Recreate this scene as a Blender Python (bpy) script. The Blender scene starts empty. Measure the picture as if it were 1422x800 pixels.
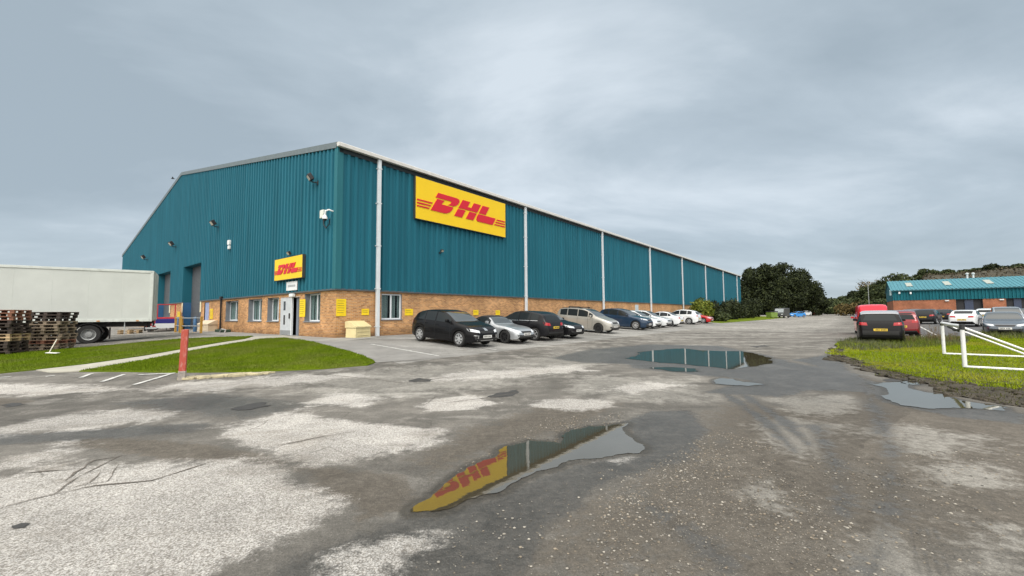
import bpy, bmesh, math, random
import numpy as np
from mathutils import Vector, Matrix, noise as mnoise
from mathutils.bvhtree import BVHTree
R = math.radians
C = bpy.context.scene.collection
rng = random.Random(7)
nrg = np.random.default_rng(11)

# ------------------------------------------------------------------ survey of the place
F, PITCH, ROLL = 576.59, 0.0641, -0.0075          # lens (px of a 1422 px wide photo), camera pitch and roll
TH = 0.6828                                        # heading of the long wall, clockwise from +Y
CX, CY, ZB, EYE = -8.6702, 20.4253, 0.523, 1.6     # warehouse corner, its ground level, eye height
E1 = (math.sin(TH), math.cos(TH)); G1 = (-math.cos(TH), math.sin(TH))
ROT = math.pi/2-TH
def ss(a, b, x):
    t = max(0, min(1, (x-a)/(b-a))); return t*t*(3-2*t)
def ab(x, y):
    dx, dy = x-CX, y-CY
    return dx*E1[0]+dy*E1[1], -(dx*G1[0]+dy*G1[1])
def xy(a, b):
    return CX+a*E1[0]-b*G1[0], CY+a*E1[1]-b*G1[1]
def terrain(x, y):
    a, b = ab(x, y)
    d = math.hypot(max(0, -a), max(0, b))
    z = ZB*ss(13, 0, d)
    z += .4*ss(15, 60, a)*ss(18, 26, b)
    z += 2.6*ss(70, 270, y)
    return z
def terrain_np(x, y):
    def s(a, b, v):
        t = np.clip((v-a)/(b-a), 0, 1); return t*t*(3-2*t)
    dx, dy = x-CX, y-CY
    a = dx*E1[0]+dy*E1[1]; b = -(dx*G1[0]+dy*G1[1])
    d = np.hypot(np.maximum(0, -a), np.maximum(0, b))
    return ZB*s(13, 0, d)+.4*s(15, 60, a)*s(18, 26, b)+2.6*s(70, 270, y)
def ray(px, py):
    cr, sr = math.cos(ROLL), math.sin(ROLL)
    U, V = px-711, py-400
    u = U*cr+V*sr; v = -U*sr+V*cr
    x, yc = u/F, -v/F
    c, s = math.cos(PITCH), math.sin(PITCH)
    return (x, c-yc*s, s+yc*c)
def gp(px, py):                                     # photo pixel -> point on the ground
    d = ray(px, py); t = .5; prev = t
    while t < 900:
        if EYE+d[2]*t < terrain(d[0]*t, d[1]*t): break
        prev = t; t *= 1.02
    lo, hi = prev, t
    for _ in range(30):
        m = (lo+hi)/2
        if EYE+d[2]*m < terrain(d[0]*m, d[1]*m): hi = m
        else: lo = m
    return d[0]*hi, d[1]*hi
def wl(px, py, b=0):                                # pixel -> (along, height) on the long wall
    d = ray(px, py); n = (-G1[0], -G1[1])
    t = (b+CX*n[0]+CY*n[1])/(d[0]*n[0]+d[1]*n[1])
    return ab(d[0]*t, d[1]*t)[0], EYE+d[2]*t-ZB
def wg(px, py, a=0):                                # pixel -> (inward, height) on the gable wall
    d = ray(px, py); t = (a+CX*E1[0]+CY*E1[1])/(d[0]*E1[0]+d[1]*E1[1])
    return -ab(d[0]*t, d[1]*t)[1], EYE+d[2]*t-ZB
def at(px, py, Y):                                  # pixel at a given depth
    d = ray(px, py); return d[0]/d[1]*Y, EYE+d[2]/d[1]*Y

# ------------------------------------------------------------------ camera, sky, sun, exposure
sc = bpy.context.scene
cam = bpy.data.cameras.new('camera'); co = bpy.data.objects.new('camera', cam); C.objects.link(co)
cam.sensor_fit = 'HORIZONTAL'; cam.sensor_width = 36; cam.lens = F/1422*36
cam.clip_start = .05; cam.clip_end = 4000
fw = Vector((0, math.cos(PITCH), math.sin(PITCH))); up0 = Vector((0, -math.sin(PITCH), math.cos(PITCH))); rt0 = Vector((1, 0, 0))
cr, sr = math.cos(ROLL), math.sin(ROLL)
rt = rt0*cr+up0*sr; up = up0*cr-rt0*sr
m = Matrix((rt, up, -fw)).transposed().to_4x4(); m.translation = (0, 0, EYE)
co.matrix_world = m
sc.camera = co
vs = sc.view_settings
vs.view_transform = 'Standard'; vs.look = 'None'; vs.gamma = 1; vs.exposure = 0.2; vs.use_curve_mapping = False
sc.cycles.max_bounces = 6; sc.cycles.transparent_max_bounces = 8; sc.cycles.caustics_reflective = False; sc.cycles.caustics_refractive = False

SUN_EL = R(45); SUN_AZ = math.atan2(-.17, -.98)     # azimuth from +Y, clockwise: behind the camera's left shoulder
sun = bpy.data.lights.new('sun', 'SUN'); so = bpy.data.objects.new('sun', sun); C.objects.link(so)
sun.energy = 1.3; sun.angle = R(24); sun.color = (1, .965, .91)
sd = Vector((math.sin(SUN_AZ)*math.cos(SUN_EL), math.cos(SUN_AZ)*math.cos(SUN_EL), math.sin(SUN_EL)))
so.rotation_euler = sd.to_track_quat('Z', 'Y').to_euler()

w = bpy.data.worlds.new('World'); sc.world = w; w.use_nodes = True
nt = w.node_tree; nt.nodes.clear()
def wn(t, **k):
    n = nt.nodes.new(t)
    for a, v in k.items(): setattr(n, a, v)
    return n
L_ = nt.links.new
def wmath(op, a, b=None, clamp=False):
    n = wn('ShaderNodeMath', operation=op, use_clamp=clamp)
    for i, v in enumerate((a, b)):
        if v is None: continue
        if isinstance(v, (int, float)): n.inputs[i].default_value = v
        else: L_(v, n.inputs[i])
    return n.outputs[0]
tc = wn('ShaderNodeTexCoord'); sep = wn('ShaderNodeSeparateXYZ'); L_(tc.outputs['Generated'], sep.inputs[0])
zc = wmath('MAXIMUM', sep.outputs['Z'], 0.0)
den = wmath('ADD', zc, .22)
cx_ = wmath('DIVIDE', sep.outputs['X'], den); cy_ = wmath('DIVIDE', sep.outputs['Y'], den)
cmb = wn('ShaderNodeCombineXYZ'); L_(cx_, cmb.inputs[0]); L_(cy_, cmb.inputs[1])
mp = wn('ShaderNodeMapping'); L_(cmb.outputs[0], mp.inputs[0]); mp.inputs['Rotation'].default_value = (0, 0, R(-20)); mp.inputs['Scale'].default_value = (.75, 1.25, 1); mp.inputs['Location'].default_value = (3.1, 1.9, 0)
n1 = wn('ShaderNodeTexNoise'); L_(mp.outputs[0], n1.inputs['Vector']); n1.inputs['Scale'].default_value = 1.0; n1.inputs['Detail'].default_value = 8; n1.inputs['Roughness'].default_value = .56; n1.inputs['Distortion'].default_value = .35
n2 = wn('ShaderNodeTexNoise'); L_(mp.outputs[0], n2.inputs['Vector']); n2.inputs['Scale'].default_value = .42; n2.inputs['Detail'].default_value = 3; n2.inputs['Roughness'].default_value = .5
nz = wmath('ADD', wmath('MULTIPLY', n1.outputs['Fac'], .72), wmath('MULTIPLY', n2.outputs['Fac'], .28))
def cloud_bank(px, py, inner, outer, amt):                    # a thinner or thicker bank of cloud towards one direction of the sky
    d_ = Vector(ray(px, py)).normalized(); dn_ = wn('ShaderNodeVectorMath', operation='DOT_PRODUCT'); L_(tc.outputs['Generated'], dn_.inputs[0]); dn_.inputs[1].default_value = d_
    r_ = wn('ShaderNodeMapRange', interpolation_type='SMOOTHSTEP'); L_(dn_.outputs['Value'], r_.inputs['Value'])
    r_.inputs['From Min'].default_value = math.cos(R(outer)); r_.inputs['From Max'].default_value = math.cos(R(inner)); r_.inputs['To Min'].default_value = 0; r_.inputs['To Max'].default_value = amt
    return r_.outputs[0]
for q_ in ((690, 40, 2, 40, .050), (850, 190, 2, 24, .030), (60, 230, 3, 30, -.045), (1250, 130, 3, 28, -.045), (600, 160, 1, 14, -.03), (1280, 330, 2, 18, .02)): nz = wmath('ADD', nz, cloud_bank(*q_))
rp = wn('ShaderNodeValToRGB'); L_(nz, rp.inputs[0])
cr_ = rp.color_ramp; cr_.elements[0].position = .37; cr_.elements[0].color = (.365, .44, .50, 1); cr_.elements[1].position = .63; cr_.elements[1].color = (.66, .735, .80, 1)
e = cr_.elements.new(.5); e.color = (.465, .545, .61, 1)
zn = wn('ShaderNodeMapRange', interpolation_type='SMOOTHSTEP'); L_(sep.outputs['Z'], zn.inputs['Value'])   # added zenith boost above the view, as under overcast, to light the ground
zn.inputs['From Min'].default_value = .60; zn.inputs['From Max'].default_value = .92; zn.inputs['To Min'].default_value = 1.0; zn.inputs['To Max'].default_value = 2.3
# added glow round the veiled sun behind the camera, to light the walls
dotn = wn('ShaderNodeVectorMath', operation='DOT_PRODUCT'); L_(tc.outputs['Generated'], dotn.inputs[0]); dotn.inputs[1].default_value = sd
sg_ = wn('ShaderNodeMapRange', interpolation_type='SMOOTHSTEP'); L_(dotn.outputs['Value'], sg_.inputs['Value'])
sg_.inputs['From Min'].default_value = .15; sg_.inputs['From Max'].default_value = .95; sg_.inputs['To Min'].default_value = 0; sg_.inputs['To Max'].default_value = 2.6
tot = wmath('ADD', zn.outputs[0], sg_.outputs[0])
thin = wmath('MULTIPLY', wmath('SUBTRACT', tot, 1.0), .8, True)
wm_ = wn('ShaderNodeMix', data_type='RGBA'); L_(thin, wm_.inputs[0]); L_(rp.outputs[0], wm_.inputs[6]); wm_.inputs[7].default_value = (.62, .60, .56, 1)
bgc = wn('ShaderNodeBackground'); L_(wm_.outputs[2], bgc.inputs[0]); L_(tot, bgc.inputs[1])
sky = wn('ShaderNodeTexSky', sky_type='NISHITA', sun_disc=False); sky.sun_elevation = SUN_EL; sky.sun_rotation = SUN_AZ
bgs = wn('ShaderNodeBackground'); L_(sky.outputs[0], bgs.inputs[0]); bgs.inputs[1].default_value = .08
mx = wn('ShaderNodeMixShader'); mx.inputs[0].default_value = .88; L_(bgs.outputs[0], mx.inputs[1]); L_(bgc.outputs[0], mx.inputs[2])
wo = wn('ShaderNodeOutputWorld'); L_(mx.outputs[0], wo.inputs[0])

# ------------------------------------------------------------------ helpers: materials
MATS = {}
def principled(name):
    m = bpy.data.materials.new(name); m.use_nodes = True
    return m, m.node_tree, m.node_tree.nodes['Principled BSDF']
def mat(name, col, rough=.6, metal=0, var=.12, vscale=3, bump=0, bscale=40, coat=0, spec=.5, island=0):
    if name in MATS: return MATS[name]
    m, t, b = principled(name)
    b.inputs['Roughness'].default_value = rough; b.inputs['Metallic'].default_value = metal
    b.inputs['Coat Weight'].default_value = coat; b.inputs['Coat Roughness'].default_value = .04
    b.inputs['Specular IOR Level'].default_value = .10 if coat > .2 else spec
    N = t.nodes.new; L = t.links.new
    tcn = N('ShaderNodeTexCoord')
    no = N('ShaderNodeTexNoise'); no.inputs['Scale'].default_value = vscale; no.inputs['Detail'].default_value = 5; no.inputs['Roughness'].default_value = .6
    L(tcn.outputs['Object'], no.inputs['Vector'])
    mr = N('ShaderNodeMapRange'); mr.inputs['From Min'].default_value = .3; mr.inputs['From Max'].default_value = .7
    mr.inputs['To Min'].default_value = 1-var; mr.inputs['To Max'].default_value = 1+var; L(no.outputs['Fac'], mr.inputs['Value'])
    val = mr.outputs[0]
    if island:
        g = N('ShaderNodeNewGeometry'); mi = N('ShaderNodeMapRange'); mi.inputs['To Min'].default_value = 1-island; mi.inputs['To Max'].default_value = 1+island
        L(g.outputs['Random Per Island'], mi.inputs['Value'])
        mu = N('ShaderNodeMath'); mu.operation = 'MULTIPLY'; L(val, mu.inputs[0]); L(mi.outputs[0], mu.inputs[1]); val = mu.outputs[0]
    hv = N('ShaderNodeHueSaturation'); hv.inputs['Color'].default_value = (*col, 1); L(val, hv.inputs['Value'])
    L(hv.outputs[0], b.inputs['Base Color'])
    if bump:
        nb = N('ShaderNodeTexNoise'); nb.inputs['Scale'].default_value = bscale; nb.inputs['Detail'].default_value = 4; L(tcn.outputs['Object'], nb.inputs['Vector'])
        bp = N('ShaderNodeBump'); bp.inputs['Strength'].default_value = bump; bp.inputs['Distance'].default_value = .02
        L(nb.outputs['Fac'], bp.inputs['Height']); L(bp.outputs[0], b.inputs['Normal'])
    MATS[name] = m; return m
def paint(name, col, metal=.0, rough=.25):
    return mat('paint '+name, col, rough, metal, .06, 2, coat=.22 if max(col) < .05 else .9)

# ------------------------------------------------------------------ helpers: meshes
class MB:
    """collects shapes, becomes ONE mesh object"""
    def __init__(s): s.v = []; s.f = []; s.m = []
    def add(s, vs, fs, mi=0):
        k = len(s.v); s.v += [tuple(v) for v in vs]; s.f += [tuple(i+k for i in f) for f in fs]; s.m += [mi]*len(fs); return s
    def box(s, c, d, rz=0, mi=0, ry=0, rx=0, bev=0):
        hx, hy, hz = d[0]/2, d[1]/2, d[2]/2
        M = Matrix.Rotation(rz, 3, 'Z') @ Matrix.Rotation(ry, 3, 'Y') @ Matrix.Rotation(rx, 3, 'X'); c = Vector(c)
        if bev <= 0:
            vs = [M @ Vector((x, y, z))+c for x in (-hx, hx) for y in (-hy, hy) for z in (-hz, hz)]
            return s.add(vs, [(0, 1, 3, 2), (4, 6, 7, 5), (0, 4, 5, 1), (2, 3, 7, 6), (0, 2, 6, 4), (1, 5, 7, 3)], mi)
        bm = bmesh.new(); bmesh.ops.create_cube(bm, size=1)
        for v in bm.verts: v.co = Vector((v.co.x*d[0], v.co.y*d[1], v.co.z*d[2]))
        bmesh.ops.bevel(bm, geom=list(bm.edges), offset=bev, segments=2, affect='EDGES', profile=.6)
        bm.verts.index_update()
        vs = [M @ v.co+c for v in bm.verts]; fs = [[v.index for v in f.verts] for f in bm.faces]; bm.free()
        return s.add(vs, fs, mi)
    def lim(s, x0, x1, y0, y1, z0, z1, mi=0):
        return s.box(((x0+x1)/2, (y0+y1)/2, (z0+z1)/2), (abs(x1-x0), abs(y1-y0), abs(z1-z0)), mi=mi)
    def tube(s, pts, rad, n=8, mi=0, cap=True):
        pts = [Vector(p) for p in pts]
        if not hasattr(rad, '__len__'): rad = [rad]*len(pts)
        rings = []
        for i, p in enumerate(pts):
            t = (pts[min(i+1, len(pts)-1)]-pts[max(i-1, 0)]).normalized()
            a = t.cross(Vector((0, 0, 1)))
            if a.length < 1e-3: a = t.cross(Vector((0, 1, 0)))
            a.normalize(); b = a.cross(t)
            rings.append([p+(a*math.cos(2*math.pi*k/n)+b*math.sin(2*math.pi*k/n))*rad[i] for k in range(n)])
        vs = [v for r in rings for v in r]
        fs = [(i*n+k, i*n+(k+1) % n, (i+1)*n+(k+1) % n, (i+1)*n+k) for i in range(len(pts)-1) for k in range(n)]
        if cap: fs += [tuple(range(n))[::-1], tuple(range((len(pts)-1)*n, len(pts)*n))]
        return s.add(vs, fs, mi)
    def lathe(s, prof, c=(0, 0, 0), axis='Z', n=16, mi=0):
        vs = []; c = Vector(c)
        for r, h in prof:
            for k in range(n):
                a = 2*math.pi*k/n; x, y = r*math.cos(a), r*math.sin(a)
                vs.append(c+(Vector((x, y, h)) if axis == 'Z' else Vector((x, h, y)) if axis == 'Y' else Vector((h, x, y))))
        fs = [(i*n+k, i*n+(k+1) % n, (i+1)*n+(k+1) % n, (i+1)*n+k) for i in range(len(prof)-1) for k in range(n)]
        return s.add(vs, fs, mi)
    def prism(s, poly, o, u, v, n, d, mi=0):
        """2-D polygon on axes u, v at o, extruded by d along n"""
        o, u, v, n = Vector(o), Vector(u), Vector(v), Vector(n); k = len(poly)
        a = [o+u*p+v*q for p, q in poly]; b = [p+n*d for p in a]
        return s.add(a+b, [tuple(range(k))[::-1], tuple(range(k, 2*k))]+[(i, (i+1) % k, k+(i+1) % k, k+i) for i in range(k)], mi)
    def build(s, name, mats, parent=None, smooth=False, loc=None, rz=0, fix=True):
        me = bpy.data.meshes.new(name); me.from_pydata([tuple(v) for v in s.v], [], s.f); me.update()
        if not isinstance(mats, (list, tuple)): mats = [mats]
        for q in mats: me.materials.append(q)
        if len(mats) > 1: me.polygons.foreach_set('material_index', s.m)
        if fix:
            bm = bmesh.new(); bm.from_mesh(me); bmesh.ops.recalc_face_normals(bm, faces=bm.faces); bm.to_mesh(me); bm.free()
        if smooth:
            me.polygons.foreach_set('use_smooth', [True]*len(me.polygons)); me.set_sharp_from_angle(angle=R(smooth if smooth is not True else 40))
        o = bpy.data.objects.new(name, me); C.objects.link(o)
        if parent: o.parent = parent
        if loc is not None: o.location = loc
        if rz: o.rotation_euler = (0, 0, rz)
        return o
def tag(o, label, cat, group=None):
    o['label'] = label; o['category'] = cat
    if group: o['group'] = group
    return o
def struct(o): o['kind'] = 'structure'; return o
def stuff(o, label=None, cat=None):
    o['kind'] = 'stuff'
    if label: o['label'] = label; o['category'] = cat
    return o
def thing(name, loc, rz, label, cat, group=None):
    o = bpy.data.objects.new(name, None); C.objects.link(o); o.location = loc; o.rotation_euler = (0, 0, rz)
    return tag(o, label, cat, group)
def copy_tree(o, parent=None):
    c = o.copy(); C.objects.link(c); c.parent = parent
    for ch in list(o.children): copy_tree(ch, c)
    return c
def fast_mesh(name, v, f, mats, n=4, mi=None, parent=None, smooth=False):
    v = np.asarray(v, np.float32); f = np.asarray(f, np.int32).reshape(-1, n)
    me = bpy.data.meshes.new(name); me.vertices.add(len(v)); me.vertices.foreach_set('co', v.ravel())
    me.loops.add(f.size); me.loops.foreach_set('vertex_index', f.ravel())
    me.polygons.add(len(f)); me.polygons.foreach_set('loop_start', np.arange(0, f.size, n, dtype=np.int32)); me.polygons.foreach_set('loop_total', np.full(len(f), n, np.int32))
    if smooth: me.polygons.foreach_set('use_smooth', np.ones(len(f), bool))
    if not isinstance(mats, (list, tuple)): mats = [mats]
    for q in mats: me.materials.append(q)
    if mi is not None: me.polygons.foreach_set('material_index', np.asarray(mi, np.int32))
    me.update(calc_edges=True); me.validate()
    o = bpy.data.objects.new(name, me); C.objects.link(o)
    if parent: o.parent = parent
    return o
# ------------------------------------------------------------------ ground: one sheet to the horizon
def pxpoly(pts): return [gp(*p) for p in pts]
def poly_sd(X, Y, poly):
    """signed distance (inside positive) of points to a polygon"""
    d = np.full(X.shape, 1e9); ins = np.zeros(X.shape, bool); n = len(poly)
    for i in range(n):
        x0, y0 = poly[i]; x1, y1 = poly[(i+1) % n]
        ex, ey = x1-x0, y1-y0; wx, wy = X-x0, Y-y0
        t = np.clip((wx*ex+wy*ey)/(ex*ex+ey*ey+1e-12), 0, 1)
        d = np.minimum(d, np.hypot(wx-ex*t, wy-ey*t))
        c = ((y0 <= Y) & (y1 > Y)) | ((y1 <= Y) & (y0 > Y))
        xi = x0+(Y-y0)/(y1-y0+1e-12)*ex
        ins ^= c & (X < xi)
    return np.where(ins, d, -d)
NA, NR = 760, 380
ang = np.concatenate([np.linspace(R(-62), R(62), NA), np.linspace(R(62), R(298), 70)[1:-1]])
rad = .35*(900/.35)**(np.arange(NR)/(NR-1))
A, RR = np.meshgrid(ang, rad); GX = (RR*np.sin(A)).ravel(); GY = (RR*np.cos(A)).ravel(); na = len(ang)
GZ = terrain_np(GX, GY)
# small unevenness of the worn surface near by
GZ += .0025*np.sin(GX*1.7+.6*np.sin(GY*1.3))*np.sin(GY*1.9+.5*np.sin(GX*1.1))*np.clip((30-np.hypot(GX, GY))/20, 0, 1)*np.clip((np.hypot(GX, GY)-1)/3, 0, 1)
gv = np.stack([GX, GY, GZ], 1); gv = np.vstack([gv, [[0, 0, 0]]])
i = np.arange(NR-1)[:, None]; j = np.arange(na)[None, :]; j2 = (j+1) % na
gf = np.stack([(i*na+j).ravel(), ((i+1)*na+j+0*i).ravel(), ((i+1)*na+j2+0*i).ravel(), (i*na+j2).ravel()], 1)[:, ::-1]

def mask(polys, feather):
    out = np.zeros(GX.shape)
    for p in polys:
        w_ = feather
        if isinstance(p, tuple): p, w_ = p
        q = pxpoly(p); xs = [a for a, b in q]; ys = [b for a, b in q]
        s_ = (GX > min(xs)-2*w_) & (GX < max(xs)+2*w_) & (GY > min(ys)-2*w_) & (GY < max(ys)+2*w_)
        if not s_.any(): continue
        sdv = poly_sd(GX[s_], GY[s_], q)
        out[s_] = np.maximum(out[s_], np.clip(.5+sdv/(2*w_), 0, 1))
    return out
PALE = [[(-300, 662), (0, 660), (100, 640), (200, 645), (330, 634), (400, 640), (405, 662), (440, 682), (480, 705), (462, 725), (420, 742), (360, 765), (310, 785), (290, 830), (-300, 830)],
 [(300, 600), (350, 588), (420, 572), (520, 588), (615, 598), (622, 614), (560, 628), (440, 650), (390, 646), (380, 630), (325, 622)],
 [(425, 830), (448, 775), (500, 752), (560, 738), (606, 735), (612, 745), (590, 765), (565, 790), (560, 830)],
 ([(575, 563), (600, 553), (655, 549), (697, 560), (650, 570), (600, 572)], .2),
 ([(-200, 590), (0, 590), (80, 578), (180, 567), (280, 572), (200, 590), (60, 602), (-200, 615)], .5),
 ([(170, 545), (260, 530), (480, 517), (520, 522), (300, 545)], .5), ([(290, 595), (400, 570), (440, 560), (400, 586)], .4),
 ([(720, 562), (760, 552), (840, 553), (860, 566), (800, 572)], .3), ([(560, 530), (640, 515), (800, 506), (830, 515), (650, 530)], .6),
 ([(410, 560), (470, 545), (560, 550), (500, 565)], .4), ([(820, 540), (900, 530), (960, 535), (880, 548)], .5),

 ([(-100, 655), (0, 640), (90, 612), (120, 622), (40, 650)], .4), ([(780, 640), (830, 625), (900, 630), (860, 645)], .15),
 ([(-100, 540), (0, 530), (200, 538), (130, 548), (-100, 552)], .6)]
SMEAR = [([(1040, 585), (1090, 575), (1160, 590), (1150, 635), (1110, 640), (1060, 615)], .4), ([(1020, 672), (1075, 662), (1095, 690), (1110, 722), (1060, 718)], .25), ([(1185, 735), (1230, 715), (1260, 740), (1330, 830), (1180, 830)], .2),
 ([(1290, 745), (1422, 730), (1500, 830), (1320, 830)], .5), ([(1170, 600), (1240, 585), (1400, 610), (1300, 640)], .6), ([(1060, 555), (1180, 545), (1200, 575), (1100, 580)], .4), ([(800, 520), (960, 525), (1000, 560), (900, 560), (780, 545)], .7), ([(1240, 640), (1400, 640), (1420, 690), (1290, 680)], .5), ([(400, 520), (700, 500), (860, 480), (860, 500), (700, 540), (450, 560)], 1.0)]
BROWN = [[(403, 650), (470, 648), (560, 662), (580, 690), (560, 710), (520, 722), (480, 742), (490, 705), (440, 680)],
 ([(50, 612), (110, 603), (240, 612), (330, 622), (405, 640), (385, 652), (260, 640), (150, 628)], .22),
 ([(640, 600), (760, 560), (870, 560), (820, 590), (720, 620), (600, 665), (560, 650)], .6),
 ([(-50, 560), (0, 552), (60, 556), (10, 566)], .3),
 ([(900, 640), (1000, 560), (1180, 560), (1422, 570), (1600, 640), (1600, 830), (600, 830), (700, 740)], 1.2),
 ([(1010, 690), (1120, 700), (1180, 790), (1100, 830), (900, 760)], .3),
 ([(1300, 700), (1350, 680), (1370, 710), (1320, 735)], .2), ([(1330, 605), (1365, 600), (1372, 615), (1345, 618)], .1),
 ([(1180, 520), (1300, 545), (1422, 572), (1500, 590), (1500, 610), (1250, 580), (1170, 545)], .5)]
WET = [[(330, 830), (400, 775), (480, 745), (560, 715), (640, 700), (720, 672), (800, 645), (850, 620), (875, 600), (862, 585), (900, 572), (960, 568), (985, 598), (960, 640), (900, 655), (820, 690), (760, 740), (720, 830)],
 ([(760, 497), (820, 485), (900, 478), (1000, 480), (1060, 492), (1110, 505), (1200, 520), (1230, 545), (1140, 545), (1050, 530), (960, 520), (880, 512), (870, 506), (800, 503)], .5),
 ([(1100, 500), (1160, 490), (1180, 510), (1200, 560), (1230, 640), (1215, 720), (1190, 830), (1215, 830), (1250, 720), (1250, 620), (1225, 560), (1195, 525)], .35),
 ([(970, 545), (1050, 525), (1150, 535), (1090, 552)], .3), ([(1195, 528), (1260, 535), (1330, 560), (1430, 575), (1430, 590), (1320, 580), (1215, 556)], .3),
 ([(150, 560), (300, 545), (470, 560), (330, 585)], .7),
 ([(1262, 732), (1266, 731), (1281, 800), (1275, 800)], .05), ([(1273, 732), (1277, 731), (1295, 800), (1289, 800)], .05), ([(1284, 732), (1288, 731), (1309, 800), (1303, 800)], .05), ([(1295, 732), (1299, 731), (1323, 800), (1317, 800)], .05),
 ([(1003, 548), (1012, 546), (1075, 585), (1112, 628), (1103, 630), (1060, 592)], .22), ([(1022, 545), (1030, 543), (1095, 580), (1130, 618), (1122, 622), (1080, 588)], .22), ([(880, 700), (900, 690), (1010, 760), (1060, 830), (1030, 830), (960, 760)], .4), ([(1120, 590), (1140, 588), (1170, 640), (1185, 720), (1165, 720), (1150, 650)], .35), ([(-100, 606), (60, 600), (200, 590), (300, 588), (280, 602), (120, 612), (-100, 625)], .3)]
GRAV = [[(640, 640), (760, 575), (870, 570), (860, 590), (760, 630), (660, 650)], [(870, 640), (1000, 590), (1060, 620), (1120, 700), (1180, 790), (1150, 830), (880, 830), (900, 700)],
 ([(300, 830), (460, 750), (560, 700), (620, 660), (600, 640), (540, 690), (440, 740)], .4), ([(1060, 640), (1200, 660), (1160, 760), (1100, 720)], .4)]
def attr_static():
    damp = np.zeros(GX.shape)
    for p in PUDP:
        xs = [a for a, b in p]; ys = [b for a, b in p]; s_ = (GX > min(xs)-.6) & (GX < max(xs)+.6) & (GY > min(ys)-.6) & (GY < max(ys)+.6)
        if s_.any(): damp[s_] = np.maximum(damp[s_], np.clip(.5+(poly_sd(GX[s_], GY[s_], p)+.10)/.24, 0, 1))
    q = dict(damp=damp, smear=mask(SMEAR, .4), pale=mask(PALE, .3), brown=mask(BROWN, .25), wet=mask(WET, .25), gravel=mask(GRAV, .5))
    # pale concrete of the parking bays along the long wall, dirtier strip beyond
    dx, dy = GX-CX, GY-CY; a = dx*E1[0]+dy*E1[1]; b = -(dx*G1[0]+dy*G1[1])
    q['bay'] = np.clip(.5+np.minimum.reduce([8.7-b-.01*a, a+1.2+.15*b, 74-a])/.5, 0, 1)
    q['far'] = np.clip((GY-14)/30, 0, 1)*np.clip((20-b)/3, 0, 1)
    return q
def ground_material():
    m, t, bs = principled('worn asphalt'); N = t.nodes.new; L = t.links.new
    tcn = N('ShaderNodeTexCoord'); P = tcn.outputs['Object']
    def noise(scale, det=5, rough=.6, vec=None, dist=0):
        n = N('ShaderNodeTexNoise'); n.inputs['Scale'].default_value = scale; n.inputs['Detail'].default_value = det; n.inputs['Roughness'].default_value = rough; n.inputs['Distortion'].default_value = dist
        L(vec or P, n.inputs['Vector']); return n.outputs['Fac']
    def ma(op, a, b=None, c=None, cl=False):
        n = N('ShaderNodeMath'); n.operation = op; n.use_clamp = cl
        for k, v in enumerate((a, b, c)):
            if v is None: continue
            if isinstance(v, (int, float)): n.inputs[k].default_value = v
            else: L(v, n.inputs[k])
        return n.outputs[0]
    def mr(v, a, b, c=0, d=1, sm=True):
        n = N('ShaderNodeMapRange'); n.interpolation_type = 'SMOOTHSTEP' if sm else 'LINEAR'
        L(v, n.inputs['Value'])
        for k, x in zip(('From Min', 'From Max', 'To Min', 'To Max'), (a, b, c, d)): n.inputs[k].default_value = x
        return n.outputs[0]
    def mix(f, c1, c2):
        n = N('ShaderNodeMix'); n.data_type = 'RGBA'
        if isinstance(f, (int, float)): n.inputs[0].default_value = f
        else: L(f, n.inputs[0])
        for k, c in ((6, c1), (7, c2)):
            if isinstance(c, tuple): n.inputs[k].default_value = (*c, 1)
            else: L(c, n.inputs[k])
        return n.outputs[2]
    def at_(n_):
        n = N('ShaderNodeAttribute'); n.attribute_name = n_; return n.outputs['Fac']
    streak = N('ShaderNodeMapping'); L(P, streak.inputs[0]); streak.inputs['Rotation'].default_value = (0, 0, -ROT); streak.inputs['Scale'].default_value = (.16, 1, 1)
    SV = streak.outputs[0]
    across = N('ShaderNodeMapping'); L(P, across.inputs[0]); across.inputs['Rotation'].default_value = (0, 0, R(-12)); across.inputs['Scale'].default_value = (.35, 1.3, 1); XS = across.outputs[0]
    wob = N('ShaderNodeTexNoise'); wob.inputs['Scale'].default_value = 1.3; wob.inputs['Detail'].default_value = 5; L(P, wob.inputs['Vector'])
    wv = N('ShaderNodeMix'); wv.data_type = 'VECTOR'; wv.inputs[0].default_value = .22; L(P, wv.inputs[4]); L(wob.outputs['Color'], wv.inputs[5])
    def voronoi(scale, feat):
        n = N('ShaderNodeTexVoronoi'); n.feature = feat; n.inputs['Scale'].default_value = scale; L(wv.outputs[1], n.inputs['Vector']); return n
    crackd = voronoi(1.25, 'DISTANCE_TO_EDGE').outputs['Distance']; crackd2 = voronoi(3.4, 'DISTANCE_TO_EDGE').outputs['Distance']
    slab = N('ShaderNodeSeparateColor'); L(voronoi(.34, 'F1').outputs['Color'], slab.inputs[0])
    big = noise(.35, 4, .55); mid = noise(1.6, 6, .65, dist=.4); fine = noise(9, 6, .7); grain = noise(70, 3, .7); speck = noise(160, 2, .6)
    stk = noise(.9, 6, .65, SV, .3); stk2 = noise(2.6, 5, .7, SV)
    vor = N('ShaderNodeTexVoronoi'); vor.inputs['Scale'].default_value = 75; L(P, vor.inputs['Vector'])
    stone = vor.outputs['Color']; sd_ = vor.outputs['Distance']
    sep_ = N('ShaderNodeSeparateColor'); L(stone, sep_.inputs[0]); srand = sep_.outputs[0]
    # ragged thresholds of the painted-in wear maps
    edge = ma('ADD', ma('MULTIPLY', ma('SUBTRACT', mid, .5), 1.1), ma('MULTIPLY', ma('SUBTRACT', fine, .5), .9))
    def ragged(name, k=.7, lo=.42, hi=.58):
        return mr(ma('ADD', at_(name), ma('MULTIPLY', edge, k)), lo, hi)
    base = mix(mr(big, .3, .7), (.098, .092, .081), (.155, .145, .128))
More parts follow.
